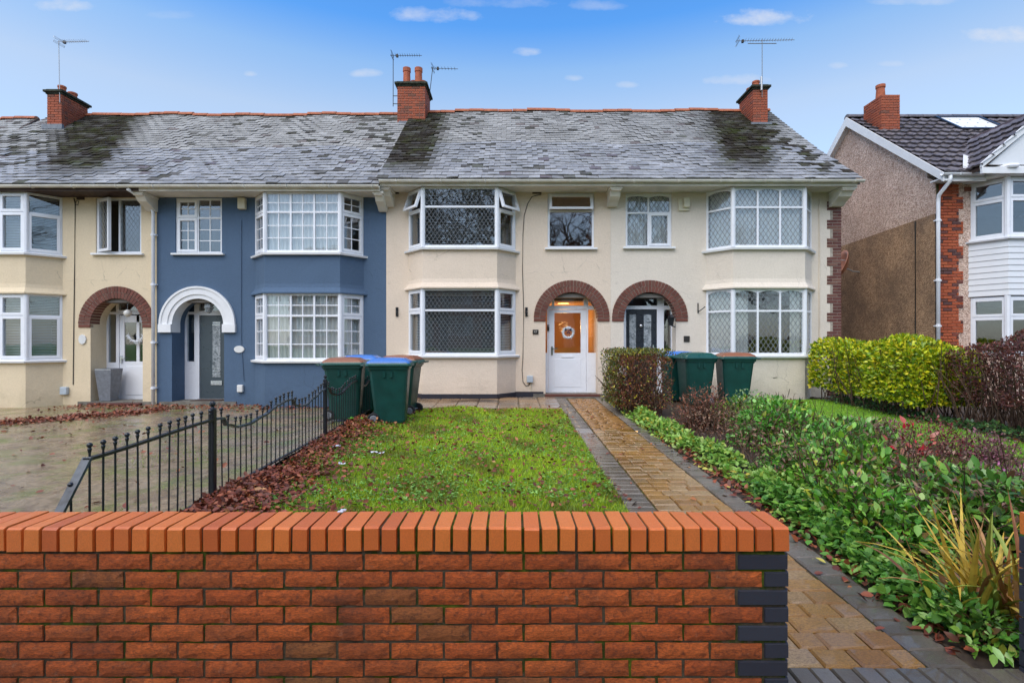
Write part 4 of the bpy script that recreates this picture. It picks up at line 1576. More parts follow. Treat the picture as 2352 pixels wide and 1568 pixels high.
r.box(XE + .22, 15.9, 12.9, 18.7, 2.4, 2.5).box(XE + .22, 15.9, 16.2, 16.3, 0, 5.4).box(XE + .22, 15.9, 12.9, 18.7, 5.48, 5.5)
r.build('room', 'room_wall', hE)
# roof body
rb = MB()
pf = [(yE + .05, zE - .03), (yR2, zR2 - .03), (2 * yR2 - yE, zE - .03), (2 * yR2 - yE, zE - .12), (yR2, zR2 - .14), (yE + .05, zE - .12)]
rb.prism([(XE - .14, y, z) for y, z in pf], (6.1, 0, 0))
rE = rb.build('roof', 'dark_wood', hE)


def rolltile():
    w, l = .3, .38
    vs, fs = [], []
    k = 10
    for (t, lift) in ((0, .062), (1, .0)):
        for i in range(k + 1):
            q = i / k
            hgt = .024 * max(0, math.sin(q * 2 * math.pi)) + .006 * math.sin(q * 4 * math.pi)
            vs.append((q * w, t * l, lift + hgt))
    for i in range(k + 1):
        vs.append((vs[i][0], 0.004, vs[i][2] - .05))
    for i in range(k):
        fs.append((i, i + 1, k + 2 + i, k + 1 + i))
        fs.append((2 * k + 2 + i, 2 * k + 3 + i, i + 1, i))
    mb = MB()
    mb.add(vs, fs)
    return mb.mesh('tile', 'concrete_tile', smooth=False)


RT = rolltile()


def lay(roof, O, u, s, n, nu, ns, skip=None, gu=.295, gs=.33):
    for j in range(ns):
        for i in range(nu):
            if skip and skip(i, j):
                continue
            p = O + u * (i * gu) + s * (j * gs) + n * random.uniform(0, .004)
            mm = Matrix((u.to_4d(), s.to_4d(), n.to_4d(), Vector((0, 0, 0, 1)))).transposed()
            mm[3] = (0, 0, 0, 1)
            mm[0][3], mm[1][3], mm[2][3] = p
            place('tile', RT, roof, None, mat4=mm)


LE = math.hypot(yR2 - yE, zR2 - zE)
sE = Vector((0, (yR2 - yE) / LE, (zR2 - zE) / LE))
uE = Vector((1, 0, 0))
nE = uE.cross(sE)
# the bay's gable roof cuts the main slope: leave the tiles out under it
gcx, gzt, ghw = 12.43, 7.05, 1.62


def undergable(i, j):
    x = XE - .14 + (i + .5) * .295
    zz = zE + sE.z * (j + .5) * .33
    return abs(x - gcx) < ghw * (gzt - zz) / (gzt - zE) - .1


lay(rE, Vector((XE - .14, yE - .03, zE)), uE, sE, nE, 20, 13, undergable)
RDG = BRK['ridge'].copy()
RDG.materials.clear()
RDG.materials.append(M['concrete_tile'])
x = XE - .14
while x < 16.1:
    place('ridge_tile', RDG, rE, (x, yR2, zR2 - .02), scale=(1, .95, 1))
    x += .45
# white bargeboards on the gable
for (y0, z0, y1, z1) in ((yE - .05, zE - .05, yR2, zR2 - .02), (2 * yR2 - yE, zE - .05, yR2, zR2 - .02)):
    MB().prism([(XE - .165, y0, z0 - .16), (XE - .165, y0, z0 + .05), (XE - .165, y1, z1 + .03), (XE - .165, y1, z1 - .24)], (.03, 0, 0)).build('bargeboard', 'white_paint', hE)
    MB().prism([(XE - .135, y0, z0 - .14), (XE - .135, y1, z1 - .2), (XE - .135, y1, z1 - .17), (XE - .135, y0, z0 - .11)], (.14, 0, 0)).build('verge_soffit', 'white_paint', hE)
chE = chimney(hE, 10.44, 10.96, 14.75, 15.5, 7.2, 8.52, [])
for o in list(bpy.data.objects):
    if o.parent == chE and o.name.startswith('chimney_cap'):
        bpy.data.objects.remove(o)
m = MB()
m.tube([(10.66, 15.1, 8.5), (10.66, 15.1, 8.86), (10.66, 15.1, 8.87), (10.66, 15.1, 8.95), (10.66, 15.1, 8.96), (10.66, 15.1, 8.8)], [.13, .105, .125, .125, .1, .09], 14)
m.build('chimney_pot', 'pot_terracotta', chE)
MB().box(10.36, 11.04, 14.68, 14.745, 7.28, 7.5).build('flashing', 'lead_grey', hE)
# skylight lying in the slope
vel = MB()
uu, ss, nn = uE, sE, nE


def slab(mb, O, u, s, n, a0, a1, b0, b1, h0, h1):
    c = []
    for h_ in (h0, h1):
        for (a_, b_) in ((a0, b0), (a1, b0), (a1, b1), (a0, b1)):
            c.append(O + u * a_ + s * b_ + n * h_)
    mb.add(c, [(0, 3, 2, 1), (4, 5, 6, 7), (0, 1, 5, 4), (1, 2, 6, 5), (2, 3, 7, 6), (3, 0, 4, 7)])


VO = Vector((12.66, yE, zE)) + ss * 3.12
slab(vel, VO, uu, ss, nn, -.07, 1.27, -.07, 0, .0, .13)
slab(vel, VO, uu, ss, nn, -.07, 1.27, 1.05, 1.12, .0, .13)
slab(vel, VO, uu, ss, nn, -.07, 0, 0, 1.05, .0, .13)
slab(vel, VO, uu, ss, nn, 1.2, 1.27, 0, 1.05, .0, .13)
vo = vel.build('skylight', 'door_black', hE)
m = MB()
slab(m, VO, uu, ss, nn, 0, 1.2, 0, 1.05, .08, .1)
m.build('pane', 'cladding_white', vo)
# front eaves, gutter and downpipe
MB().box(XE - .13, 11.2, yE + .02, YEF - .002, 5.40, 5.43).box(XE - .13, 11.2, yE + .0, yE + .02, 5.33, 5.5).build('soffit', 'white_paint', hE)
gutter(hE, XE - .2, 11.06, yE - .06, 5.50, 'upvc')
dpx = XE - .005
dp = MB().tube([(dpx, yE - .06, 5.45), (dpx, yE - .06, 5.33), (dpx + .01, YEF - .1, 5.08), (dpx + .01, YEF - .08, 4.9), (dpx + .01, YEF - .08, .15)], .042, 10)
do = dp.build('downpipe', 'upvc', hE, smooth=True)
for z in (4.45, 3.0, 1.9, 1.2):
    MB().tube([(dpx + .01, YEF - .08, z), (dpx + .01, YEF - .08, z + .06)], .052, 10).box(dpx - .05, dpx + .09, YEF - .09, YEF - .01, z + .01, z + .04).build('pipe_clip', 'upvc', do)
# brick quoin, toothed
q = MB().box(XE + .02, XE + .40, YEF - .004, YEF + .02, .1, 5.38).build('quoin', 'mortar', hE)
z, k = 5.33, 0
while z > .15:
    wide = (k // 4) % 2 == 1
    xr = XE + (.67 if wide else .56) - .1125 * (0 if k % 2 else .0)
    x = XE + .075
    first = True
    while x < xr - .03:
        w_ = min(.215 if (k % 2 or not first) else .102, xr - x)
        place('brick', bm_('orange_quoin'), q, (x + w_ / 2, YEF + .022, z), scale=(w_ - .009, .085, .064))
        x += w_ + .003
        first = False
    z -= .0752
    k += 1
MB().box(11.0, 11.17, YEF - .02, YEF + .05, 5.2, 5.3).build('air_brick', 'chimney_brick', hE)
# bay with cladding panel
YB2 = 12.1
bayE = [(11.15, YEF), (11.5, YB2), (13.36, YB2), (13.71, YEF)]
m = MB()
bay_band(m, bayE, [(-.2, 0), (1.2, 0)])
m.build('bay_base', 'pebbledash', hE)
ck = MB()
prof = []
z = 2.62
while z < 3.9:
    prof += [(z, .03), (z + .008, .045), (z + .135, .03)]
    z += .14
bay_band(ck, bayE, prof)
ck.build('cladding', 'cladding_white', hE)
m = MB()
bay_band(m, bayE, [(3.92, .1), (3.955, .11), (3.975, 0)])
m.build('window_sill', 'upvc', hE)
bay_windows(hE, bayE, 1.22, 2.6, ([1], [2, 1]), ([1, 1, 1], [2, 1]), cas, cas, None, None)
bay_windows(hE, bayE, 3.98, 5.36, ([1], [2, 1]), ([1, 1, 1], [2, 1]), cas, cas, None, None)
for c_ in bayE[1:3]:
    for (zl, zh) in ((1.2, 2.62), (3.97, 5.38)):
        MB().tube([(c_[0], c_[1] + .02, zl), (c_[0], c_[1] + .02, zh)], .06, 8).build('corner_post', 'upvc', hE)
m = MB()
bay_band(m, bayE, [(5.37, .16), (5.39, .16), (5.40, .17), (5.56, .17), (5.57, .1)], th=.4)
m.build('bay_eaves', 'white_paint', hE)
po = [Vector((q_.x, q_.y, 5.55)) for q_ in offs(bayE, .22)]
MB().tube([po[0] + Vector((0, -.2, -.03)), po[1] + Vector((-.05, 0, 0)), po[1] + Vector((.12, -.01, 0))], .055, 8).build('bay_gutter', 'upvc', hE)
# front gable over the bay
yg = YB2 - .2
m = MB().prism([(gcx - ghw, yg + .06, 5.6), (gcx + ghw, yg + .06, 5.6), (gcx, yg + .06, gzt - .1)], (0, .05, 0))
m.build('bay_gable', 'cladding_white', hE)
for s_ in (-1, 1):
    MB().prism([(gcx + s_ * (ghw + .1), yg, 5.50), (gcx + s_ * (ghw + .1), yg, 5.62), (gcx, yg, gzt + .08), (gcx, yg, gzt - .14)], (0, .05, 0)).build('bargeboard', 'white_paint', hE)
MB().box(gcx - ghw - .1, gcx + ghw + .1, yg - .012, yg + .04, 5.38, 5.52).build('gable_fascia', 'white_paint', hE)
gr = MB()
yend = yE + (gzt - zE) / (zR2 - zE) * (yR2 - yE)
gr.prism([(gcx - ghw - .06, yg + .02, 5.55), (gcx, yg + .02, gzt + .02), (gcx + ghw + .06, yg + .02, 5.55), (gcx + ghw + .06, yg + .02, 5.47), (gcx, yg + .02, gzt - .1), (gcx - ghw - .06, yg + .02, 5.47)], (0, yend - yg, 0))
gro = gr.build('bay_roof', 'dark_wood', hE)
Lg = math.hypot(ghw + .06, gzt - 5.53)
sg_ = Vector(((ghw + .06) / Lg, 0, (gzt - 5.53) / Lg))
ug = Vector((0, -1, 0))
ng = ug.cross(sg_)
nv = int((yend - yg) / .295) + 1
for j in range(int(Lg / .33)):
    for i in range(nv):
        yy = yend - i * .295
        zj = 5.55 + sg_.z * (j + .5) * .33
        ymax = yE + (zj - zE) / (zR2 - zE) * (yR2 - yE)
        if yy - .3 > ymax + .1 or yy - .295 < yg - .15:
            continue
        p = Vector((gcx - ghw - .08, yy, 5.56)) + sg_ * (j * .33)
        mm = Matrix((ug.to_4d(), sg_.to_4d(), ng.to_4d(), Vector((0, 0, 0, 1)))).transposed()
        mm[3] = (0, 0, 0, 1)
        mm[0][3], mm[1][3], mm[2][3] = p
        place('tile', RT, gro, None, mat4=mm)
# white valley lead on the near side
va, vb = Vector((gcx - ghw - .06, yE + .02, 5.62)), Vector((gcx - .1, yend - .1, gzt))
vt = (vb - va)
side_ = Vector((-.09, 0, .03))
m = MB().prism([va + side_, va - side_ * .6, va + vt * .33 - side_ * .6, va + vt * .33 + side_], (0, 0, .06))
m.build('valley_flashing', 'white_paint', hE)
# rear wing peeping out behind the gable
m = MB().prism([(10.6, 18.6, 3), (12.4, 18.6, 3), (12.4, 18.6, 6.9), (11.5, 18.6, 8.0), (10.6, 18.6, 7.1)], (0, 1.2, 0))
m.build('rear_wing', 'chimney_brick', hE)
MB().prism([(10.45, 18.5, 6.95), (10.45, 18.5, 7.17), (11.6, 18.5, 8.2), (11.6, 18.5, 7.98)], (0, .06, 0)).build('bargeboard', 'white_paint', hE)
MB().prism([(10.4, 18.5, 7.16), (10.4, 18.5, 7.22), (11.6, 18.5, 8.3), (11.6, 18.5, 8.22)], (0, 1.2, 0)).build('rear_roof', 'concrete_tile', hE)

# ------------------------------------------------------------------ house F: roof beyond the left end of the terrace
hF = thing('detached_house', 'distant slate roofed house beyond the yellow end house', 'house', (-20, 15.4, 0))
MB().prism([(-17.1, 15.2, 0), (-17.1, 22.2, 0), (-17.1, 22.2, 5.4), (-17.1, 18.7, 9.2), (-17.1, 15.2, 5.4)], (-6.5, 0, 0)).build('wall', 'render_brown', hF)
tiled_roof(hF, -23.6, -17.0, 14.6, 5.6, 18.7, 9.5, 21, lambda x, t, rg: .7 if rg.random() < .12 else 0, single=False)
MB().prism([(-16.99, 14.6, 5.5), (-16.99, 14.6, 5.62), (-16.99, 18.7, 9.56), (-16.99, 18.7, 9.40)], (.05, 0, 0)).build('bargeboard', 'dark_wood', hF)

# ------------------------------------------------------------------ ground
def sheet(name, x0, x1, y0, y1, nx, ny, lift, mat, jitter=0.0, label=None, fn=None):
    xs, ys = np.linspace(x0, x1, nx + 1), np.linspace(y0, y1, ny + 1)
    X_, Y_ = np.meshgrid(xs, ys)
    Z_ = gza(X_, Y_) + lift
    if jitter:
        Z_ = Z_ + RNG.normal(0, jitter, Z_.shape)
    if fn is not None:
        Z_ = Z_ + fn(X_, Y_)
    V = np.stack([X_.ravel(), Y_.ravel(), Z_.ravel()], 1)
    a_ = np.arange(nx * (ny + 1)).reshape(ny + 1, nx) if False else None
    F = []
    w = nx + 1
    jj, ii = np.meshgrid(np.arange(ny), np.arange(nx), indexing='ij')
    k_ = (jj * w + ii).ravel()
    F = np.stack([k_, k_ + 1, k_ + w + 1, k_ + w], 1)
    o = npobj(name, npmesh(name, V, F, mat, smooth=True))
    o['kind'] = 'structure'
    return o


sheet('ground', -90, 90, -2.0, 160, 120, 160, -.10, 'soil')
MB().box(-90, 90, -1.6, 2.18, -.3, -.02).build('pavement', 'pavement')['kind'] = 'structure'
MB().box(-90, 90, -9.5, -1.75, -.4, -.14).build('road', 'asphalt')['kind'] = 'structure'
MB().box(-90, 90, -1.745, -1.605, -.3, -.012).build('kerb', 'concrete')['kind'] = 'structure'
MB().box(-90, 90, -13, -9.55, -.4, -.02).build('far_pavement', 'pavement')['kind'] = 'structure'
MB().prism([(-90, -13.01, -.4), (-90, -13.01, -.02), (-90, -17, 1.0), (-90, -60, 1.0), (-90, -60, -.4)], (180, 0, 0)).build('far_bank', 'grass_green')['kind'] = 'structure'
sheet('driveway', -22, -2.86, 2.45, 12.75, 60, 60, .006, 'driveway', .004)


def lawnbump(X_, Y_):
    return .03 * np.sin(X_ * 2.1 + 1) * np.sin(Y_ * 1.7) + .02 * np.sin(X_ * 5 + Y_ * 3)


sheet('lawn', -2.78, 1.0, 2.45, 10.62, 40, 70, .03, 'lawn_soil', .006, fn=lawnbump)
sheet('side_lawn', 4.6, 7.15, 3.5, 12.0, 20, 60, .03, 'grass_green', .003)
sheet('flower_bed', 2.17, 4.58, 2.45, 12.6, 20, 60, .008, 'soil', .008)
sheet('border_soil', 7.17, 10.2, 2.45, 13.5, 20, 60, .008, 'soil', .008)


# ---------------- paving
def paver_mesh(name, mat, seed):
    rg = random.Random(seed)
    e = .06
    vs, fs = [], []
    for (x, y) in ((-.5, -.5), (.5, -.5), (.5, .5), (-.5, .5)):
        vs.append((x, y, -.5))
    for (x, y) in ((-.5, -.5), (.5, -.5), (.5, .5), (-.5, .5)):
        vs.append((x, y, .25))
    for (x, y) in ((-.5 + e, -.5 + e), (.5 - e, -.5 + e), (.5 - e, .5 - e), (-.5 + e, .5 - e)):
        vs.append((x + rg.uniform(-.015, .015), y + rg.uniform(-.02, .02), .5 + rg.uniform(-.06, .06)))
    fs = [(3, 2, 1, 0), (8, 9, 10, 11)]
    for i in range(4):
        j = (i + 1) % 4
        fs += [(i, j, 4 + j, 4 + i), (4 + i, 4 + j, 8 + j, 8 + i)]
    mb = MB()
    mb.add(vs, fs)
    return mb.mesh(name, mat)


PV = {k_: [paver_mesh('paver', k_, i) for i in range(4)] for k_ in ('paver_yellow', 'paver_grey', 'slab_tan')}
path = sheet('garden_path', .98, 2.18, 2.22, 12.45, 10, 60, .012, 'mortar')
far = {'paver_yellow': ([], []), 'paver_grey': ([], [])}


def put_paver(mat, x, y, w, l):
    z = gz(x, y) + .010
    if y < 8.4:
        place('paver', random.choice(PV[mat]), path, (x, y, z + random.uniform(-.003, .003)), rot=(random.uniform(-.006, .006) + .019, random.uniform(-.006, .006), random.uniform(-.006, .006)),
              scale=(w - .008, l - .008, .05))
    else:
        far[mat][0].append((x, y, z + random.uniform(-.003, .003), w - .012, l - .012))


y = 2.44
row = 0
while y < 12.2:
    l = .142
    x = 1.285
    while x < 1.93:
        w = random.choice([.142, .18, .215, .215])
        if 1.945 - (x + w) < .09:
            w = 1.945 - x
        put_paver('paver_yellow', x + w / 2, y + l / 2, w, l)
        x += w
    y += l
y = 2.44
while y < 12.2:
    put_paver('paver_grey', 2.055, y + .065, .205, .13)
    put_paver('paver_grey', 1.14, y + .065, .27, .13)
    y += .13
x = 1.18
while x < 2.3:
    put_paver('paver_grey', x + .05, 2.335, .1, .205)
    x += .1
for mat, (lst, _) in far.items():
    V, F = [], []
    for (x, y, z, w, l) in lst:
        n = len(V)
        e = .008
        for (dx, dy, dz) in ((-.5, -.5, 0), (.5, -.5, 0), (.5, .5, 0), (-.5, .5, 0)):
            V.append((x + dx * w, y + dy * l, z + .012))
        for (dx, dy) in ((-.5, -.5), (.5, -.5), (.5, .5), (-.5, .5)):
            V.append((x + dx * (w - 2 * e), y + dy * (l - 2 * e), z + .024 + random.uniform(-.002, .002)))
        F += [(n + 4, n + 5, n + 6, n + 7)] + [(n + i, n + (i + 1) % 4, n + 4 + (i + 1) % 4, n + 4 + i) for i in range(4)]
    tag(npobj('far_pavers', npmesh('far_pavers', np.array(V), np.array(F), mat), path), kind='stuff')
# paved strip along the front of the cream house
ter = sheet('terrace_paving', -3.0, 1.0, 10.64, 12.68, 20, 10, .0, 'mortar')
for i in range(9):
    for j in range(4):
        xx, yy = -2.78 + i * .45, 10.9 + j * .45
        if xx < .98:
            place('slab', random.choice(PV['slab_tan']), ter, (xx, yy, gz(xx, yy) + .008), rot=(random.uniform(-.01, .01) + .019, random.uniform(-.008, .008), 0), scale=(.44, .44, .05))

# ------------------------------------------------------------------ front boundary wall, every brick laid
WB = [brickmesh('brick', 'wall_brick', .014, i) for i in range(16)]
BB = brickmesh('brick', 'blue_brick')
CB = [brickmesh('coping_brick', 'coping_brick') for _ in range(8)]
for q_, me_ in enumerate(CB):
    rq = random.Random(q_ + 40)
    for v_ in me_.vertices:
        v_.co.x += rq.uniform(-.012, .012)
        v_.co.z += rq.uniform(-.010, .010)
        v_.co.y += rq.uniform(-.004, .004)
        if rq.random() < .06 and abs(v_.co.y) > .45:
            v_.co.z *= rq.uniform(.93, .98)
YW = 2.2


def garden_wall(name, label, xend, xfar, sgn):
    """wall from the end xend running to xfar; sgn +1: end is on the right"""
    w = thing(name, label, 'wall', ((xend + xfar) / 2, YW + .1, 0))
    xa, xb = min(xend, xfar), max(xend, xfar)
    MB().box(xa + .012, xb - .012, YW + .0105, YW + .204, -.25, .655).build('mortar', 'mortar', w)
    MB().box(xa + .014, xb - .014, YW + .014, YW + .2, .655, .757).build('coping_mortar', 'mortar', w)
    c = 0
    z = .652 - .0325
    while z > -.2:
        x = 0.0
        L = xb - xa
        first = True
        while x < L:
            blue = first
            wd = .215 if (c % 2 == 0 or not first) else .1025
            wd = min(wd, L - x)
            if wd > .03:
                xc = xend - sgn * (x + wd / 2)
                jz = random.uniform(-.002, .002)
                if blue:
                    place('brick', BB, w, (xc, YW + .1075, z + jz), scale=(wd, .212, .064))
                else:
                    place('brick', random.choice(WB), w, (xc, YW + .051 + random.uniform(-.003, .002), z + jz), scale=(wd - random.uniform(0, .004), .1, .064 + random.uniform(-.002, .001)),
                          rot=(0, random.uniform(-.004, .004), 0))
                    place('brick', BB if False else WB[0], w, (xc, YW + .163, z + jz), scale=(wd, .1, .064), rot=(0, 0, math.pi))
            x += wd + .01
            first = False
        z -= .075
        c += 1
    x = 0.0
    while x < xb - xa - .03:
        xc = xend - sgn * (x + .0325)
        place('coping_brick', random.choice(CB), w, (xc, YW + .1045 + random.uniform(-.002, .002), .7135 + random.uniform(-.0015, .0015)), scale=(.0645, .215, .103), rot=(random.uniform(-.01, .01), random.uniform(-.012, .012), random.uniform(-.010, .010)))
        x += .0752
    return w


garden_wall('garden_wall', 'red brick garden wall with orange brick coping along the pavement', 1.169, -3.5, 1)
garden_wall('garden_wall', 'short brick wall across the gateway with dark end bricks', 2.345, 3.9, -1)
MB().box(-.80, -.775, YW + .19, YW + .205, .767, .772).box(-.79, -.765, YW + .2, YW + .212, .771, .777).build('paper_scrap', 'litter_white')
o = bpy.data.objects['paper_scrap']
tag(o, 'tiny crumpled white paper scrap on the orange coping', 'litter')

# ------------------------------------------------------------------ iron fence between the front gardens
XF = -2.78
fence = thing('iron_fence', 'black wrought iron fence with ball topped railings and wavy rail', 'fence', (XF, 6.3, gz(XF, 6.3)))
KEY = [(3.40, .78), (4.845, .825), (5.0, .82), (5.07, .74), (5.3, .685), (5.5, .68), (5.8, .72), (6.2, .80), (6.42, .825), (6.6, .825), (6.66, .74), (6.85, .70), (7.0, .70),
       (7.3, .76), (7.6, .83), (7.78, .85), (7.95, .84), (8.02, .75), (8.3, .70), (8.5, .71), (8.8, .78), (9.0, .835), (9.4, .855), (9.5, .76), (9.8, .72), (10.2, .80), (10.5, .86)]


def railz(y):
    for (y0, z0), (y1, z1) in zip(KEY[:-1], KEY[1:]):
        if y0 <= y <= y1:
            return z0 + (z1 - z0) * sstep(y0, y1, y)
    return KEY[-1][1]


pk = MB()
pk.tube([(0, 0, 0), (0, 0, .93)], .0075, 6).tube([(0, 0, .90), (0, 0, .925), (0, 0, .935)], [.009, .014, .009], 6)
pk.ball((0, 0, .952), .0185, 7, 5)
PK = pk.mesh('railing', 'iron_black', smooth=False)
ys = []
y = 3.435
while y < 10.5:
    if min(abs(y - 4.845), abs(y - 7.77), abs(y - 10.55)) > .05:
        ys.append(y)
    y += .1125
for y in ys:
    g = gz(XF, y)
    top = railz(y) + .105
    place('railing', PK, fence, (XF, y, g - .05), rot=(random.uniform(-.012, .012), random.uniform(-.012, .012), 0), scale=(1, 1, (top + .05 - g) / .971))
for (y, top) in ((3.305, .66), (3.19, .45)):
    place('railing', PK, fence, (XF, y, -.05), rot=(random.uniform(-.02, .02), random.uniform(-.02, .02), 0), scale=(1, 1, (top + .05) / .971))
for y in (4.845, 7.77, 10.55):
    g = gz(XF, y)
    p = MB().box(XF - .025, XF + .025, y - .025, y + .025, g - .1, g + .83 + .05).tube([(XF, y, g + .88), (XF, y, g + .9)], [.02, .012], 8)
    p.ball((XF, y, g + .925), .028, 8, 6)
    p.build('post', 'iron_black', fence)
seg = [np.linspace(3.40, 4.82, 8), np.linspace(4.87, 7.745, 60), np.linspace(7.795, 10.5, 60)]
for sg in seg:
    m = MB()
    pts = [(XF + .004, y, railz(y)) for y in sg]
    for (p, q_) in zip(pts[:-1], pts[1:]):
        d_ = Vector(q_) - Vector(p)
        nn_ = Vector((0, -d_.z, d_.y)).normalized() * .010
        m.prism([Vector(p) - nn_ + Vector((-.02, 0, 0)), Vector(p) + nn_ + Vector((-.02, 0, 0)), Vector(q_) + nn_ + Vector((-.02, 0, 0)), Vector(q_) - nn_ + Vector((-.02, 0, 0))], (.04, 0, 0))
    m.build('top_rail', 'iron_flaked' if sg is seg[1] else 'iron_black', fence)
m = MB()
nn_ = Vector((0, -.38, .2)).normalized() * .012
p, q_ = Vector((XF - .028, 3.12, .38)), Vector((XF - .028, 3.42, .79))
d_ = (q_ - p).normalized()
nn_ = Vector((0, -d_.z, d_.y)) * .01
m.prism([p - nn_, p + nn_, q_ + nn_, q_ - nn_], (.056, 0, 0))
m.build('end_rail', 'iron_flaked', fence)
m = MB()
for y0_, y1_ in ((3.2, 4.82), (4.87, 7.745), (7.795, 10.5)):
    m = MB().prism([(XF - .018, y0_, gz(XF, y0_) + .07), (XF - .018, y1_, gz(XF, y1_) + .07), (XF - .018, y1_, gz(XF, y1_) + .085), (XF - .018, y0_, gz(XF, y0_) + .085)], (.036, 0, 0))
    m.build('bottom_rail', 'iron_black', fence)

# ------------------------------------------------------------------ wheelie bins
def wheelie_bin(label, x, y, rz, lid, group, tilt=0.0, lidopen=0.0):
    """hinge and wheels at local -x, front at local +x"""
    z = gz(x, y) + .02
    b = thing('wheelie_bin', label, 'bin', (0, 0, 0), group)
    WO[b.name] = Vector((0, 0, 0))

    def ring(cx_, hx, hy, z_, r=.05):
        out = []
        for (sx, sy, a0) in ((1, 1, 0), (-1, 1, 90), (-1, -1, 180), (1, -1, 270)):
            for t in (0, 45, 90):
                a_ = math.radians(a0 + t)
                out.append((cx_ + sx * (hx - r) + r * math.cos(a_), sy * (hy - r) + r * math.sin(a_), z_))
        return out

    def loft(mb, rings, cap=True):
        n = len(rings[0])
        vs = [p for r in rings for p in r]
        fs = [(i * n + k, i * n + (k + 1) % n, (i + 1) * n + (k + 1) % n, (i + 1) * n + k) for i in range(len(rings) - 1) for k in range(n)]
        if cap:
            fs += [tuple(range(n))[::-1], tuple(range((len(rings) - 1) * n, len(rings) * n))]
        mb.add(vs, fs)
    m = MB()
    loft(m, [ring(.03, .235, .215, .02), ring(.03, .25, .225, .06), ring(.01, .325, .265, .90), ring(.0, .335, .27, .905), ring(.0, .335, .27, .93), ring(0, .355, .285, .935), ring(0, .36, .29, .985), ring(0, .34, .27, .99)])
    body = m.build('body', 'bin_green', b, bevel=.006)
    # recessed front rib marks and side grips
    for s in (-1, 1):
        MB().box(-.08, -.04, s * .272 - .012, s * .272 + .012, .80, .90).box(.04, .08, s * .272 - .012, s * .272 + .012, .80, .90).build('rib', 'bin_green', body)
    m = MB()
    lr = []
    for (q, hx, hy, zz) in ((.01, .385, .305, .985), (.01, .395, .312, .995), (.01, .39, .308, 1.02), (.01, .36, .285, 1.045), (.0, .25, .2, 1.075), (0, .1, .08, 1.085)):
        lr.append(ring(q, hx, hy, zz, .06 if hx > .2 else .03))
    loft(m, lr[:4])
    lidb = m.build('lid', 'lid_green', b)
    m2 = MB()
    # coloured crown with the curved groove pattern
    loft(m2, [ring(.01, .368, .292, 1.034), ring(.005, .35, .275, 1.065), ring(0, .26, .21, 1.115), ring(0, .1, .08, 1.13, .03)])
    m2.build('lid_top', lid, lidb)
    h = MB().tube([(-.40, -.22, .99), (-.45, -.22, 1.0), (-.45, .22, 1.0), (-.40, .22, .99)], .016, 8)
    h.build('handle', 'bin_green', b)
    for s in (-1, 1):
        wv = MB()
        rr = .1
        k = 16
        wv.tube([(-.24, s * .20, rr), (-.24, s * .205, rr), (-.24, s * .25, rr), (-.24, s * .255, rr)], [rr * .9, rr, rr, rr * .9], k)
        wo_ = wv.build('wheel', 'bin_rubber', b)
        MB().tube([(-.24, s * .256, rr), (-.24, s * .262, rr)], [rr * .62, rr * .5], 12).build('hub', 'lead_grey', wo_)
    MB().tube([(-.24, -.26, .1), (-.24, .26, .1)], .012, 6).build('axle', 'galvanised', b)
    b.location = (x, y, z)
    b.rotation_euler = (0, tilt, rz)
    return b


G = 'wheelie bins of the terrace'
wheelie_bin('green wheelie bin with blue lid standing on the lawn edge', -2.12, 9.05, math.radians(6), 'lid_blue', G)
wheelie_bin('green wheelie bin with brown lid behind the bin on the lawn edge', -2.10, 9.95, math.radians(172), 'lid_brown', G)
wheelie_bin('green wheelie bin with brown lid behind the iron fence by blue house', -3.06, 9.55, math.radians(8), 'lid_brown', G)
wheelie_bin('green wheelie bin with blue lid close to the blue bay wall', -3.0, 10.45, math.radians(4), 'lid_blue', G)
wheelie_bin('dark green wheelie bin with green lid beside black door porch', 4.0, 11.35, math.radians(186), 'lid_green', G)
wheelie_bin('green wheelie bin with blue lid half hidden beside black door porch', 3.8, 11.95, math.radians(184), 'lid_blue', G)
wheelie_bin('green wheelie bin with brown lid under the diamond leaded bay', 4.82, 11.3, math.radians(178), 'lid_brown', G)
# pale label strip on the front bin

# ------------------------------------------------------------------ vegetation kit
def unit(a):
    return a / np.maximum(np.linalg.norm(a, axis=1, keepdims=True), 1e-6)


OV = np.array([(0, 0, 0), (-.42, .28, .05), (-.40, .62, .05), (0, 1, -.04), (.40, .62, .05), (.42, .28, .05), (0, .30, -.03), (0, .64, -.02)])
OVF = np.array([(0, 6, 1), (1, 6, 7), (1, 7, 2), (2, 7, 3), (0, 5, 6), (5, 4, 7), (5, 7, 6), (4, 3, 7)])
DI = np.array([(0, 0, 0), (-.45, .45, .08), (0, 1, 0), (.45, .45, .08)])
DIF = np.array([(0, 2, 1), (0, 3, 2)])


def leafmesh(P, axis, up, L, Wd, colr, simple=False):
    """one leaf per row; returns verts, tris, colours"""
    T, TF = (DI, DIF) if simple else (OV, OVF)
    axis = unit(axis)
    side = unit(np.cross(axis, up))
    nrm = np.cross(side, axis)
    N, k = len(P), len(T)
    L = np.broadcast_to(L, (N,))
    Wd = np.broadcast_to(Wd, (N,))
    V = (P[:, None, :] + side[:, None, :] * (T[None, :, 0:1] * Wd[:, None, None]) + axis[:, None, :] * (T[None, :, 1:2] * L[:, None, None])
         + nrm[:, None, :] * (T[None, :, 2:3] * L[:, None, None]))
    F = TF[None] + (np.arange(N) * k)[:, None, None]
    C = np.repeat(colr[:, None, :], k, 1)
    return V.reshape(-1, 3), F.reshape(-1, 3), C.reshape(-1, 3)


def palette(n, cols, wts, jit=.18):
    cols = np.array(cols)
    i = RNG.choice(len(cols), n, p=np.array(wts) / sum(wts))
    c = cols[i] * RNG.uniform(1 - jit, 1 + jit, (n, 1)) * RNG.uniform(1 - jit * .4, 1 + jit * .4, (n, 3))
    return np.clip(c, 0, 1)


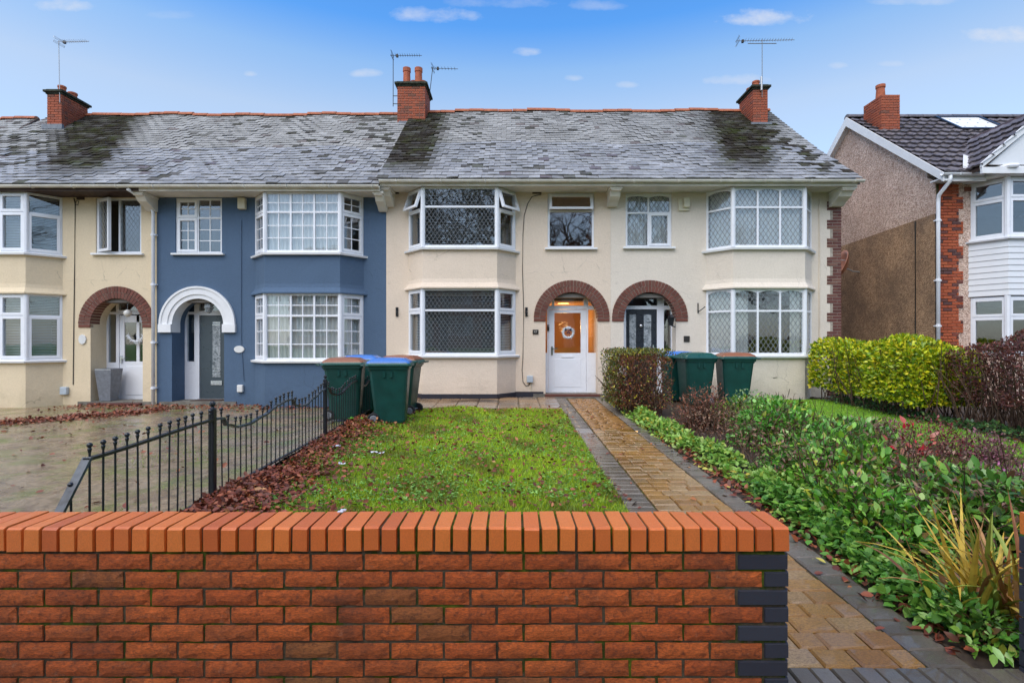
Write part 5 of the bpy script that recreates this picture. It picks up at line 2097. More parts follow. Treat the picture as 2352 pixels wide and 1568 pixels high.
def clumpnoise(P, f, seed):
    r = np.random.default_rng(seed)
    v = np.zeros(len(P))
    for _ in range(4):
        k = r.normal(0, 1, 3)
        k = k / np.linalg.norm(k) * f
        v += np.sin(P @ k + r.uniform(0, 6.28))
    return v / 4


def foliage(name, parent, P, axis, up, L, Wd, cols, simple=False, mat='leaf'):
    V, F, C = leafmesh(P, axis, up, L, Wd, cols, simple)
    o = npobj(name, npmesh(name, V, F, mat, {'col': ('FLOAT_COLOR', C)}, WO[parent.name] if parent else (0, 0, 0)), parent)
    return tag(o, kind='stuff')


def twigs(name, parent, pairs, r=.006, mat='twig_brown', n=4):
    m = MB()
    for (a_, b_) in pairs:
        a_, b_ = Vector(a_), Vector(b_)
        mid = (a_ + b_) / 2 + Vector((random.uniform(-1, 1), random.uniform(-1, 1), random.uniform(0, .6))) * (b_ - a_).length * .12
        m.tube([a_, mid, b_], [r, r * .8, r * .4], n, cap=False)
    return tag(m.build(name, mat, parent), kind='stuff')


GREENS = [(.045, .16, .025), (.07, .22, .035), (.10, .27, .045), (.03, .10, .025), (.14, .30, .06)]


def shrub(name, label, cat, c, rad, n, L, cols, wts, group=None, shell=.55, tw=14, simple=False, seed=0, flat=.0, wl=.55, jit=.2):
    """rounded shrub standing on the ground: leaves through a lumpy dome"""
    x, y = c
    g = gz(x, y)
    t = thing(name, label, cat, (x, y, g), group)
    d = unit(RNG.normal(0, 1, (n, 3)))
    d[:, 2] = np.abs(d[:, 2]) * (1 - flat) - .12
    r = RNG.random(n) ** (1 - shell * .8)
    lump = 1 + .24 * clumpnoise(d * 1.0, 5.0, seed + 3) + .10 * clumpnoise(d, 11.0, seed + 4)
    P = np.array([x, y, g + .05]) + d * (r * lump)[:, None] * np.array(rad)
    P[:, 2] = np.maximum(P[:, 2], g + .02)
    # gaps between clumps
    keep = clumpnoise(P, 13.0, seed + 1) > -.30 + RNG.normal(0, .12, n)
    P, d = P[keep], d[keep]
    n = len(P)
    axis = d * .7 + RNG.normal(0, .55, (n, 3)) + np.array([0, 0, .1])
    up = np.array([0, 0, 1.0]) + RNG.normal(0, .35, (n, 3)) + d * .5
    LL = L * np.where(RNG.random(n) < .3, RNG.uniform(.4, .7, n), RNG.uniform(.75, 1.35, n))
    foliage('foliage', t, P, axis, up, LL, LL * wl * RNG.uniform(.75, 1.2, n), palette(n, cols, wts, jit), simple)
    pr = []
    for _ in range(tw):
        k_ = RNG.integers(0, n)
        pr.append(((x + random.uniform(-.1, .1) * rad[0], y + random.uniform(-.1, .1) * rad[1], g - .02), tuple(P[k_] * 1.0)))
    if pr:
        twigs('stems', t, pr, .007)
    return t


# ---------------- clipped evergreen hedge along the right boundary (runs away from the street)
def hedge(name, label, x0, x1, y0, y1, top, n, L, cols, wts, simple=True, bare=0.0, topfn=None, tw=120, twmat='twig_brown', wl=.6, under=.25, sparse=-.9, bulge=.18):
    t = thing(name, label, 'hedge', ((x0 + x1) / 2, (y0 + y1) / 2, gz(x0, y0)))
    u = RNG.random(n)
    v = RNG.random(n)
    face = RNG.choice(4, n, p=[.36, .26, .28, .10])      # left face, near face, top, right face
    x = np.where(face == 0, x0, np.where(face == 3, x1, x0 + (x1 - x0) * u))
    y = np.where(face == 1, y0, y0 + (y1 - y0) * (u if False else RNG.random(n)))
    tp = top + (topfn(x, y) if topfn else 0)
    g = gza(x, y)
    z = np.where(face == 2, tp, g + under + (tp - g - under) * v)
    P = np.stack([x, y, z], 1)
    nr = np.zeros((n, 3))
    nr[face == 0] = (-1, 0, .2)
    nr[face == 3] = (1, 0, .2)
    nr[face == 1] = (0, -1, .2)
    nr[face == 2] = (0, 0, 1)
    dep = RNG.exponential(.07, n)
    lump = bulge * clumpnoise(P, 3.2, 5) + .06 * clumpnoise(P, 9, 6)
    # round the shoulders
    zz = np.clip((z - g) / np.maximum(tp - g, .1), 0, 1)
    sh_ = np.where(face == 2, 0, .16 * zz ** 6)
    P = P + nr * (lump - dep - sh_)[:, None]
    ex = np.minimum(np.minimum(x - x0, x1 - x), np.minimum(y - y0, y1 - y))
    P[:, 2] -= np.where(face == 2, .14 * np.exp(-np.maximum(ex, 0) / .12), 0)
    keep = clumpnoise(P, 15.0, 9) > sparse + RNG.normal(0, .15, n)
    P, nr = P[keep], nr[keep]
    n = len(P)
    axis = nr * .6 + RNG.normal(0, .6, (n, 3)) + np.array([0, 0, .25])
    up = nr + RNG.normal(0, .4, (n, 3)) + np.array([0, 0, .4])
    LL = L * RNG.uniform(.7, 1.25, n)
    foliage('foliage', t, P, axis, up, LL, LL * wl, palette(n, cols, wts), simple)
    pr = []
    for _ in range(tw):
        yy, xx = random.uniform(y0, y1), random.uniform(x0 + .1, x1 - .1)
        gg = gz(xx, yy)
        hh = random.uniform(.5, 1) * (top - gg)
        pr.append(((xx, yy, gg), (xx + random.uniform(-.45, .35), yy + random.uniform(-.4, .4), gg + hh)))
    twigs('stems', t, pr, .011, twmat)
    return t


HG = [(.24, .37, .015), (.46, .54, .02), (.66, .64, .025), (.10, .18, .015), (.80, .64, .03)]
hedge('clipped_hedge', 'clipped green and yellow leaved hedge beside pale end house', 6.95, 8.1, 9.0, 12.05, 1.52, 17000, .085, HG, [3, 3.4, 2.6, 1.8, 1.1],
      topfn=lambda x, y: .03 * np.sin(y * 2) - .10 * np.clip((9.7 - y) / 1, 0, 1), under=.32)
BR = [(.15, .045, .035), (.21, .07, .05), (.10, .035, .03), (.27, .11, .07), (.07, .08, .03)]
hedge('bare_hedge', 'brown winter hedge with bare twigs beyond the narrow side lawn', 7.4, 8.75, 5.1, 9.0, 1.56, 20000, .06, BR, [3, 3, 3, 1.2, .5], tw=420,
      topfn=lambda x, y: .10 * np.sin(y * 2.6) + .06 * np.sin(y * 6), wl=.45, under=.45, sparse=-.5, bulge=.25)

# ---------------- hedge stub between the two front doors, green outside, brown inside
t = hedge('door_hedge', 'small clipped hedge of brown and yellow leaves between the two porches', 2.02, 3.0, 9.75, 11.15, 1.30, 6000, .046,
          [(.22, .075, .035), (.30, .11, .05), (.15, .055, .03), (.18, .17, .03), (.62, .52, .03), (.08, .12, .03)], [3.4, 2.8, 2.4, 1.0, .5, .6], tw=190, under=.15, sparse=-.5, bulge=.12)
P = np.stack([RNG.uniform(1.98, 3.05, 1500), RNG.uniform(9.7, 11.1, 1500), RNG.uniform(1.28, 1.40, 1500)], 1)
P2 = np.stack([RNG.normal(1.96, .05, 1500), RNG.uniform(9.7, 11.1, 1500), .3 + 1.08 * RNG.random(1500)], 1)
P = np.concatenate([P, P2])
n = len(P)
ax_ = RNG.normal(0, .6, (n, 3)) + np.array([-.2, 0, .5])
foliage('outer_leaves', t, P, ax_, np.array([0, 0, 1.0]) + RNG.normal(0, .4, (n, 3)), .05 * RNG.uniform(.7, 1.3, n), .03, palette(n, [(.16, .18, .03), (.10, .14, .03), (.50, .42, .03), (.06, .09, .03), (.2, .09, .03)], [3, 3, 1.1, 2, 1.5]), True)

# ---------------- low brown shrub
shrub('brown_shrub', 'low rust brown deciduous shrub in front of the dark bins', 'shrub', (3.1, 8.5), (.52, .5, .76), 3600, .05,
      [(.24, .085, .05), (.33, .13, .065), (.15, .06, .04), (.40, .18, .09)], [3, 2.5, 2, 1], tw=150, seed=31, simple=True, wl=.45, shell=.5)

# ---------------- bright ground cover beside the path
def strip(name, label, pts, wid, hgt, n, L, cols, wts, seed, simple=False):
    t = thing(name, label, 'ground cover', (pts[0][0], pts[0][1], gz(*pts[0])))
    k = RNG.random(n)
    px = np.interp(k, np.linspace(0, 1, len(pts)), [p[0] for p in pts])
    py = np.interp(k, np.linspace(0, 1, len(pts)), [p[1] for p in pts])
    off = RNG.normal(0, .5, n)
    px = px + np.clip(off, -1, 1) * wid
    hh = hgt * (1 - np.clip(off, -1, 1) ** 2 * .8) * (.75 + .4 * clumpnoise(np.stack([px, py, px * 0], 1), 5, seed))
    z = gza(px, py) + .015 + np.maximum(hh, .02) * RNG.random(n) ** .45
    P = np.stack([px, py, z], 1)
    keep = clumpnoise(P, 9, seed + 1) > -.45 + RNG.normal(0, .12, n)
    P = P[keep]
    n = len(P)
    axis = RNG.normal(0, .6, (n, 3)) + np.array([-.35, -.2, .1])
    up = np.array([-.1, -.1, 1.0]) + RNG.normal(0, .3, (n, 3))
    LL = L * RNG.uniform(.7, 1.3, n)
    foliage('foliage', t, P, axis, up, LL, LL * .72, palette(n, cols, wts), simple)
    return tag(t, kind='stuff')


strip('ground_cover', 'low bright green ivy like edging along the far half of path', [(2.35, 10.0), (2.38, 8.2), (2.5, 6.4), (2.6, 5.0)], .26, .22, 4200, .062,
      [(.24, .42, .06), (.34, .52, .11), (.15, .32, .04), (.44, .52, .10), (.52, .44, .05)], [3, 2.4, 2.5, 1, .5], 51)

strip('ground_cover', 'low mid green leafy edging along the near half of path', [(2.5, 5.2), (2.44, 4.3), (2.40, 3.4), (2.36, 2.7)], .2, .24, 3000, .062,
      [(.12, .30, .04), (.20, .40, .06), (.08, .20, .03), (.30, .48, .10)], [3, 2.4, 2, 1], 57)

# ---------------- leafy shrubs of the bed, each its own plant
LG = [(.10, .25, .03), (.17, .36, .035), (.27, .48, .065), (.055, .12, .02), (.44, .58, .18), (.46, .42, .05), (.20, .10, .04)]
LW = [2.6, 2.8, 2.2, 1.8, 1.3, .6, .9]
SH = [('glossy green leafed shrub at the far end of flower bed', (4.2, 9.0), (.75, .8, .50), 3800, .07),
      ('bushy green shrub next to rust brown shrub', (3.7, 7.3), (.7, .75, .68), 4000, .075),
      ('wide green shrub beside pale pink heather', (4.2, 6.6), (.62, .75, .52), 3800, .075),
      ('green shrub between path edging and red leaves', (3.35, 5.6), (.66, .7, .62), 4000, .075),
      ('tall leggy green shrub behind the dried strap leaves', (3.62, 4.0), (.66, .55, .58), 4000, .085),
      ('low dense green shrub at the gateway side of path', (2.74, 4.0), (.44, .7, .50), 4000, .066),
      ('spreading green shrub in the middle of bed', (3.1, 4.8), (.6, .55, .60), 3800, .072),
      ('dark green evergreen plant at foot of dried strap leaves', (2.38, 2.72), (.17, .30, .20), 900, .058)]
for i, (lb, c_, rd, n_, L_) in enumerate(SH):
    hue = np.array([random.uniform(.8, 1.2), random.uniform(.92, 1.15), random.uniform(.7, 1.3)])
    shrub('leafy_shrub', lb, 'shrub', c_, rd, n_, L_, [tuple(np.array(q) * hue) for q in LG], LW, group='green shrubs of the flower bed', seed=60 + i * 7, tw=60)
shrub('silver_shrub', 'small pale silvery green plant under the leaded bay', 'plant', (4.75, 10.4), (.5, .4, .42), 1500, .05, [(.30, .40, .25), (.22, .34, .16), (.15, .26, .08)], [2, 2, 2], seed=140, tw=8)
# reddish and pink heathers
HE = [('pale pink heather clump along the side lawn', (5.2, 7.5), (.42, .5, .42), 2600, [(.38, .15, .18), (.28, .11, .12), (.18, .10, .06), (.48, .25, .28)]),
      ('dark crimson leafed berberis shrub in flower bed', (5.3, 6.6), (.55, .42, .50), 3000, [(.22, .03, .045), (.30, .05, .065), (.13, .03, .03), (.34, .10, .09)]),
      ('dusky pink heather clump next to crimson shrub', (5.75, 6.25), (.36, .4, .36), 2400, [(.36, .13, .18), (.28, .10, .12), (.16, .10, .06)]),
      ('bright pink tipped heather near the short brick wall', (4.7, 4.85), (.42, .45, .42), 2400, [(.56, .16, .36), (.36, .13, .18), (.16, .12, .06)])]
for i, (lb, c_, rd, n_, cl) in enumerate(HE):
    shrub('heather' if 'heather' in lb else 'berberis', lb, 'shrub', c_, rd, n_, .042, cl, [2] * len(cl), seed=200 + i * 5, tw=20, simple=True, wl=.5, shell=.5)
# red poinsettia-like leaves
shrub('red_leafed_plant', 'small plant with bright red and salmon leaves', 'plant', (4.6, 6.0), (.26, .22, .62), 150, .09, [(.60, .03, .05), (.65, .16, .12), (.70, .30, .22), (.12, .2, .05)], [3, 2, 1.4, 1.5],
      seed=300, tw=6, shell=.9)
# bare twiggy undergrowth between the shrubs
ud = thing('bare_undergrowth', 'tangle of bare brown stems between the green shrubs', 'undergrowth', (3.9, 5.6, .05))
pr = []
for _ in range(330):
    x, y = random.uniform(2.7, 4.6), random.uniform(3.6, 8.6)
    g = gz(x, y)
    pr.append(((x, y, g), (x + random.uniform(-.25, .25), y + random.uniform(-.25, .25), g + random.uniform(.25, .68))))
twigs('stems', ud, pr, .006)
n = 4200
P = np.stack([RNG.uniform(2.6, 4.6, n), RNG.uniform(3.5, 8.8, n), RNG.random(n) ** .7 * .46 + .08], 1)
foliage('dead_leaves', ud, P, RNG.normal(0, 1, (n, 3)), np.array([0, 0, 1.0]) + RNG.normal(0, .6, (n, 3)), .055 * RNG.uniform(.6, 1.3, n), .026,
        palette(n, [(.16, .08, .045), (.22, .12, .07), (.09, .05, .03), (.28, .17, .10)], [3, 2, 3, 1]), True, 'dry_leaf')
tag(ud, kind='stuff')

# ---------------- ivy and leaf litter under the right hedges
strip('ivy', 'straggling green ivy on the soil under the brown hedge', [(7.3, 11.8), (7.3, 9.5), (7.35, 7.5), (7.5, 5.4)], .32, .22, 2600, .06,
      [(.06, .15, .04), (.10, .22, .06), (.04, .09, .03), (.20, .25, .06)], [3, 2, 3, .6], 71, True)

# ---------------- strap-leaved plant with dried yellow blades
sp = thing('strap_leaf_plant', 'dried yellow strap leaved plant by the short brick wall', 'plant', (2.68, 2.86, gz(2.68, 2.86)))


def blade(x, y, az_, L, lean, curl, w, seed):
    m = MB()
    z0 = gz(x, y) + .0
    k = 7
    vs, fs = [], []
    px_, pz_, ang = 0.0, 0.0, lean
    for i in range(k + 1):
        ww = w * (1 - (i / k) ** 2.2) + .0015
        ca, sa = math.cos(az_), math.sin(az_)
        for s in (-1, 0, 1):
            off = s * ww / 2
            vs.append((x + px_ * ca - off * sa, y + px_ * sa + off * ca, z0 + pz_ + (abs(s) * .004)))
        ang += curl / k
        px_ += math.sin(ang) * L / k
        pz_ += math.cos(ang) * L / k
    for i in range(k):
        for s in (0, 1):
            a_ = i * 3 + s
            fs.append((a_, a_ + 1, a_ + 4, a_ + 3))
    m.add(vs, fs)
    return m


for nm, cl in (('blade_yellow', (.66, .46, .07)), ('blade_tan', (.52, .27, .10)), ('blade_brown', (.26, .10, .04)), ('blade_green', (.30, .36, .06))):
    plain(nm, cl, .5, .4, .25, 12)
for i in range(130):
    x, y = 2.60 + random.gauss(0, .13), 2.84 + random.gauss(0, .10)
    azb = random.choice([random.uniform(math.pi * .6, math.pi * 1.5), random.uniform(0, 2 * math.pi)])
    m = blade(x, y, azb, random.uniform(.34, .74), random.uniform(.03, .45), random.uniform(.1, 1.4), random.uniform(.018, .038), i)
    m.build('blade', random.choice(['blade_yellow', 'blade_yellow', 'blade_yellow', 'blade_tan', 'blade_tan', 'blade_brown', 'blade_green', 'blade_green']), sp)

# ---------------- grass of the lawn, weeds and fallen leaves
def tri_blades(name, P, H, Wd, cols, mat='leaf'):
    n = len(P)
    a_ = RNG.uniform(0, 2 * np.pi, n)
    s = np.stack([np.cos(a_), np.sin(a_), np.zeros(n)], 1) * (Wd / 2)[:, None]
    tip = np.stack([RNG.normal(0, .5, n), RNG.normal(0, .5, n), np.ones(n)], 1)
    V = np.stack([P - s, P + s, P + tip * H[:, None]], 1).reshape(-1, 3)
    F = np.arange(n * 3).reshape(-1, 3)
    o = npobj(name, npmesh(name, V, F, mat, {'col': ('FLOAT_COLOR', np.repeat(cols, 3, 0))}))
    return o


n = 175000
y = np.where(RNG.random(n) < .14, RNG.uniform(2.46, 4.3, n), 4.3 + (10.64 - 4.3) * RNG.random(n) ** 1.15)
x = RNG.uniform(-2.78, 1.01, n)
keep = (x + 2.78) / 1.5 + clumpnoise(np.stack([x, y, x * 0], 1), 5.5, 2) * .35 - .12 * (9.0 - y).clip(0, 5) * 0 > RNG.random(n) * .75
x, y = x[keep], y[keep]
z = gza(x, y) + .025 + lawnbump(x, y)
P = np.stack([x, y, z], 1)
n = len(P)
pt = clumpnoise(P, 2.4, 8)[:, None]
cl = palette(n, [(.30, .50, .015), (.42, .60, .02), (.54, .66, .03), (.18, .30, .015), (.58, .54, .04), (.20, .12, .04)], [3, 3, 2.4, 1.4, .9, .7])
pt2 = clumpnoise(P, 7.5, 18)[:, None]
cl = np.clip(cl * (1 + .28 * pt) * np.where(pt2 > .25, np.array([[.62, .55, .8]]), 1), 0, 1)
o = tri_blades('grass', P, RNG.uniform(.02, .055, n), RNG.uniform(.005, .010, n), cl)
tag(o, 'bright green tufty grass growing on the front lawn', 'grass', kind='stuff')
n = 9000
x, y = RNG.uniform(-2.2, 1.0, n), 4.3 + 5.2 * RNG.random(n) ** 1.5
keep = clumpnoise(np.stack([x, y, x * 0], 1), 4.5, 12) > -.05
x, y = x[keep], y[keep]
n = len(x)
P = np.stack([x, y, gza(x, y) + .05 + lawnbump(x, y) + RNG.uniform(0, .03, n)], 1)
o = foliage('lawn_weeds', None, P, RNG.normal(0, 1, (n, 3)) * np.array([1, 1, .3]), np.array([0, 0, 1.0]) + RNG.normal(0, .25, (n, 3)), .035 * RNG.uniform(.6, 1.4, n), .022,
            palette(n, [(.18, .40, .05), (.28, .50, .10), (.12, .28, .04)], [2, 2, 2]), True)
tag(o, 'small broad leaved weeds and clover in the front lawn', 'weeds')
n = 52000
x, y = RNG.uniform(4.6, 7.2, n), RNG.uniform(3.5, 12, n)
P = np.stack([x, y, gza(x, y) + .025], 1)
o = tri_blades('side_grass', P, RNG.uniform(.02, .045, n), RNG.uniform(.006, .011, n), palette(n, [(.22, .45, .025), (.30, .53, .03), (.38, .58, .05)], [3, 3, 1]))
tag(o, 'mown grass of the narrow side lawn by the hedges', 'grass', kind='stuff')


def fallen(name, label, X_, Y_, Zf, cols, wts, L=.07, mat='dry_leaf'):
    n = len(X_)
    P = np.stack([X_, Y_, Zf], 1)
    ax2 = RNG.normal(0, 1, (n, 3)) * np.array([1, 1, .35])
    up = np.array([0, 0, 1.0]) + RNG.normal(0, .45, (n, 3))
    LL = L * RNG.uniform(.55, 1.35, n)
    V, F, C = leafmesh(P, ax2, up, LL, LL * .62, palette(n, cols, wts))
    o = npobj(name, npmesh(name, V, F, mat, {'col': ('FLOAT_COLOR', C)}))
    return tag(o, label, 'leaves', kind='stuff')


DL = [(.21, .052, .024), (.30, .08, .032), (.13, .038, .02), (.38, .14, .045), (.46, .24, .09)]
DW = [3, 2.2, 3, .5, .1]
n = 6200
off = np.abs(RNG.normal(0, .38, n))
X1, Y1 = -2.74 + off * np.linspace(1.2, .8, n), RNG.uniform(3.5, 9.3, n)
Y1 = np.where(RNG.random(n) < .35, RNG.uniform(4.2, 6.0, n), Y1)
X2 = RNG.uniform(-2.6, 1.05, 2300)
Y2 = 4.3 + 6.3 * RNG.random(2300) ** 1.2
X_, Y_ = np.concatenate([X1, X2]), np.concatenate([Y1, Y2])
fallen('fallen_leaves', 'wet brown leaves lying along the iron fence and over the lawn', X_, Y_, gza(X_, Y_) + .045 + lawnbump(X_, Y_) + RNG.uniform(0, .05, len(X_)), DL, DW, .055)
# drift of leaves across the driveway
k = RNG.random(4200)
X1 = -13.0 + 5.2 * k + RNG.normal(0, .12, 4200)
Y1 = np.interp(X1, [-13, -11, -9.5, -8.2, -7.4], [8.0, 8.7, 9.9, 11.2, 11.9]) + RNG.normal(0, .34, 4200)
X2, Y2 = RNG.uniform(-10.5, -3.0, 1100), 12.2 + RNG.normal(0, .3, 1100)
X3, Y3 = RNG.uniform(-9.5, -2.9, 260), RNG.uniform(4, 12, 260)
X_, Y_ = np.concatenate([X1, X2, X3]), np.concatenate([Y1, Y2, Y3])
fallen('leaf_drift', 'long drift of red brown leaves across the wet driveway', X_, Y_, gza(X_, Y_) + .012 + RNG.uniform(0, .04, len(X_)), [(.21, .055, .03), (.28, .09, .04), (.13, .04, .025)], [3, 2, 2], .07)
X_, Y_ = np.concatenate([RNG.normal(2.25, .09, 700), RNG.uniform(1.0, 2.2, 60), RNG.uniform(7.1, 8.4, 700)]), np.concatenate([RNG.uniform(2.5, 8, 700), RNG.uniform(2.5, 11, 60), RNG.uniform(4.5, 12, 700)])
fallen('edge_leaves', 'dark dead leaves gathered along the bed edges and path', X_, Y_, gza(X_, Y_) + .03 + RNG.uniform(0, .02, len(X_)), DL + [(.5, .42, .08)], DW + [.5], .06)
# moss and grass tufts on the driveway
n = 9000
x, y = RNG.uniform(-10.5, -2.9, n), RNG.uniform(3.2, 12.4, n)
keep = clumpnoise(np.stack([x, y, x * 0], 1), 3.0, 22) + .35 * clumpnoise(np.stack([x, y, x * 0], 1), 9.0, 23) > .42
x, y = x[keep], y[keep]
n = len(x)
o = tri_blades('driveway_grass', np.stack([x, y, gza(x, y) + .004], 1), RNG.uniform(.01, .035, n), RNG.uniform(.008, .014, n), palette(n, [(.18, .32, .04), (.26, .38, .06), (.12, .2, .04)], [2, 2, 2]))
tag(o, 'moss and thin grass tufts growing on the driveway', 'moss', kind='stuff')
# small litter
for (nm, lb, x, y, sx, sy, mt) in (('litter', 'small blue white wrapper lying on leaves by the fence post', -2.35, 7.0, .05, .03, 'litter_white'),
                                  ('litter', 'white paper scrap on the brown leaves of the lawn', -1.95, 5.95, .05, .02, 'litter_white'),
                                  ('litter', 'pale blue paper scrap in the grass of the lawn', -1.7, 6.6, .08, .02, 'litter_white'),
                                  ('litter', 'lime green plastic scrap behind the blue lidded bin', -2.65, 9.0, .16, .09, 'litter_green')):
    z = gz(x, y) + .06 + float(lawnbump(np.array(x), np.array(y)))
    m = MB()
    k = 4
    vs = [(x + (i / k - .5) * 2 * sx + random.uniform(-.01, .01), y + (j / 2 - .5) * 2 * sy, z + random.uniform(0, .03)) for j in range(3) for i in range(k + 1)]
    fs = [(j * (k + 1) + i, j * (k + 1) + i + 1, (j + 1) * (k + 1) + i + 1, (j + 1) * (k + 1) + i) for j in range(2) for i in range(k)]
    m.add(vs, fs)
    tag(m.build(nm, mt, None), lb, 'litter')

# ------------------------------------------------------------------ aerials, dish and small things on the houses
def aerial(label, foot, top, az_deg, L, n, off=.1, tilt=0.0, mat='aerial_metal', extra=False):
    t = thing('tv_aerial', label, 'aerial', foot, 'television aerials on the chimneys')
    f, tp = Vector(foot), Vector(top)
    MB().tube([f, tp], .011, 6).build('mast', mat, t)
    a_ = math.radians(az_deg)
    d_ = Vector((math.cos(a_), math.sin(a_), tilt)).normalized()
    s_ = Vector((-math.sin(a_), math.cos(a_), 0))
    b0 = tp - d_ * L * off + Vector((0, 0, -.03))
    bo = MB().tube([b0, b0 + d_ * L], .008, 5).build('boom', mat, t)
    for i in range(n):
        p = b0 + d_ * (L * (.16 + .84 * i / n))
        w = .10 - .03 * i / n
        e = MB().tube([p - s_ * w + Vector((0, 0, .02)), p, p + s_ * w + Vector((0, 0, .02))], .004, 4)
        e.tube([p + Vector((0, 0, -.045)), p + Vector((0, 0, .03))], .004, 4)
        e.build('element', mat, bo)
    r = MB()
    for k in (-1, 1):
        r.tube([b0 + d_ * .06 - s_ * .16 + UZ * .03 * k, b0 + d_ * .03 - s_ * .16 + UZ * .09 * k], .005, 4)
        r.tube([b0 + d_ * .06 + s_ * .16 + UZ * .03 * k, b0 + d_ * .03 + s_ * .16 + UZ * .09 * k], .005, 4)
        for q in range(3):
            r.tube([b0 + d_ * .05 - s_ * .15 + UZ * k * (.03 + .03 * q), b0 + d_ * .05 + s_ * .15 + UZ * k * (.03 + .03 * q)], .004, 4)
    r.build('reflector', mat, bo)
    MB().box(b0.x + d_.x * .2 - .03, b0.x + d_.x * .2 + .03, b0.y - .03, b0.y + .03, b0.z - .05, b0.z + .03).build('dipole_box', 'aerial_dark', bo)
    return t


aerial('pale television aerial on tall mast above the left end chimney', (-13.36, 15.42, 8.6), (-13.39, 15.42, 10.42), -8, 1.05, 12, .03, -.06, 'galvanised')
aerial('dark television aerial left of the middle chimney', (-3.62, 15.9, 8.7), (-3.62, 15.9, 10.28), 0, .95, 11, .08, .0, 'aerial_dark')
for z in (8.78, 9.02):
    MB().tube([(-3.63, 15.9, z), (-3.46, 15.9, z)], .012, 5).build('mast_bracket', 'aerial_dark', bpy.data.objects['tv_aerial.001'])
aerial('small thin television aerial right of the middle chimney', (-2.56, 16.2, 9.2), (-2.46, 16.2, 10.05), -8, .85, 7, .05, -.10, 'aerial_dark')
t = aerial('long television aerial over the right end chimney', (7.38, 15.4, 8.75), (7.38, 15.4, 10.45), -6, 1.65, 18, .45, -.04)
MB().tube([(7.38 - .42, 15.4, 10.33), (7.38 + .42, 15.4, 10.33)], .012, 5).build('cross_arm', 'aerial_metal', t)
MB().tube([(7.36, 15.4, 8.95), (7.36, 15.4, 9.35)], .035, 8).build('mast_clamp', 'galvanised', t)

dsh = thing('satellite_dish', 'faded salmon satellite dish on the brown side wall', 'satellite dish', (10.28, 15.3, 3.6))
m = MB()
rings, k = [], 16
for i in range(6):
    rr = .48 * i / 5
    rings.append([(rr * math.cos(2 * math.pi * j / k), rr * math.sin(2 * math.pi * j / k), .22 * (rr / .48) ** 2) for j in range(k)])
Rm = Matrix.Rotation(math.radians(-22), 3, 'X') @ Matrix.Rotation(math.radians(-66), 3, 'Y')
ctr = Vector((9.86, 15.45, 3.72))
vs = [ctr + Rm @ Vector(p) for r in rings for p in r]
vs2 = [p + Rm @ Vector((0, 0, -.02)) for p in vs]
nv_ = len(vs)
fs = [(i * k + j, i * k + (j + 1) % k, (i + 1) * k + (j + 1) % k, (i + 1) * k + j) for i in range(5) for j in range(k)]
m.add(vs + vs2, fs + [tuple(q + nv_ for q in f) for f in fs] + [(5 * k + j, 5 * k + (j + 1) % k, nv_ + 5 * k + (j + 1) % k, nv_ + 5 * k + j) for j in range(k)])
m.build('reflector', 'dish_rust', dsh, smooth=True)
MB().tube([(10.29, 15.45, 3.6), (10.1, 15.45, 3.62), (9.92, 15.45, 3.7)], .022, 6).build('bracket', 'galvanised', dsh)
MB().tube([ctr + Rm @ Vector((0, -.35, .1)), ctr + Rm @ Vector((0, -.2, .45))], .012, 5).build('feed_arm', 'galvanised', dsh)
cracks(hE, [(XE - .02, 13.3, 4.6), (XE - .02, 13.3, 1.6), (XE - .02, 13.25, .3)], r=.02, name='wall_cable')

# lit pendant lamp in the hallway of the cream house
lamp = thing('hall_lamp', 'lit amber glass pendant lamp behind the fanlight', 'lamp', (1.30, 13.9, 2.56))
lx, lz_ = at(1294, 687, 13.9)
m = MB().tube([(lx, 13.9, lz_ + .13), (lx, 13.9, lz_ + .12), (lx, 13.9, lz_ + .0), (lx, 13.9, lz_ - .12), (lx, 13.9, lz_ - .13)], [.1, .2, .22, .15, .05], 14)
m.build('shade', 'lamp_amber', lamp, smooth=True)
MB().tube([(lx, 13.9, lz_ + .13), (lx, 13.9, 2.56)], .01, 5).build('flex', 'chrome', lamp)
ld = bpy.data.lights.new('hall_bulb', 'POINT')
ld.energy = 11
ld.color = (1, .55, .2)
ld.shadow_soft_size = .15
lo = bpy.data.objects.new('bulb', ld)
COL.objects.link(lo)
lo.parent = lamp
lo.location = Vector((lx + .05, 14.3, 1.95)) - WO[lamp.name]


def wreath(label, cx_, cy_, cz_, R_, r_, mat, arc=(0, 360), bow=False):
    t = thing('door_wreath', label, 'wreath', (cx_, cy_, cz_))
    m = MB()
    a0, a1 = arc
    for i in range(70):
        a_ = math.radians(random.uniform(a0, a1))
        p = Vector((cx_ + math.cos(a_) * R_, cy_, cz_ + math.sin(a_) * R_))
        d_ = Vector((random.gauss(0, 1), -abs(random.gauss(0, .5)), random.gauss(0, 1))).normalized()
        m.tube([p, p + d_ * r_ * random.uniform(.7, 1.5)], [.012, .004], 4)
    k = 20
    m.tube([(cx_ + math.cos(math.radians(a0 + (a1 - a0) * i / k)) * R_, cy_, cz_ + math.sin(math.radians(a0 + (a1 - a0) * i / k)) * R_) for i in range(k + 1)], r_ * .55, 6)
    m.build('ring', mat, t)
    if bow:
        b_ = MB()
        for s in (-1, 1):
            b_.prism([(cx_, cy_ - .06, cz_ + R_ * .55), (cx_ + s * .08, cy_ - .06, cz_ + R_ * .95), (cx_ + s * .08, cy_ - .06, cz_ + R_ * .25)], (0, .02, 0))
            b_.prism([(cx_, cy_ - .05, cz_ + R_ * .55), (cx_ + s * .05, cy_ - .05, cz_ - R_ * .2), (cx_ + s * .01, cy_ - .05, cz_ - R_ * .2)], (0, .015, 0))
        b_.build('bow', 'ribbon_navy', t)
    return t


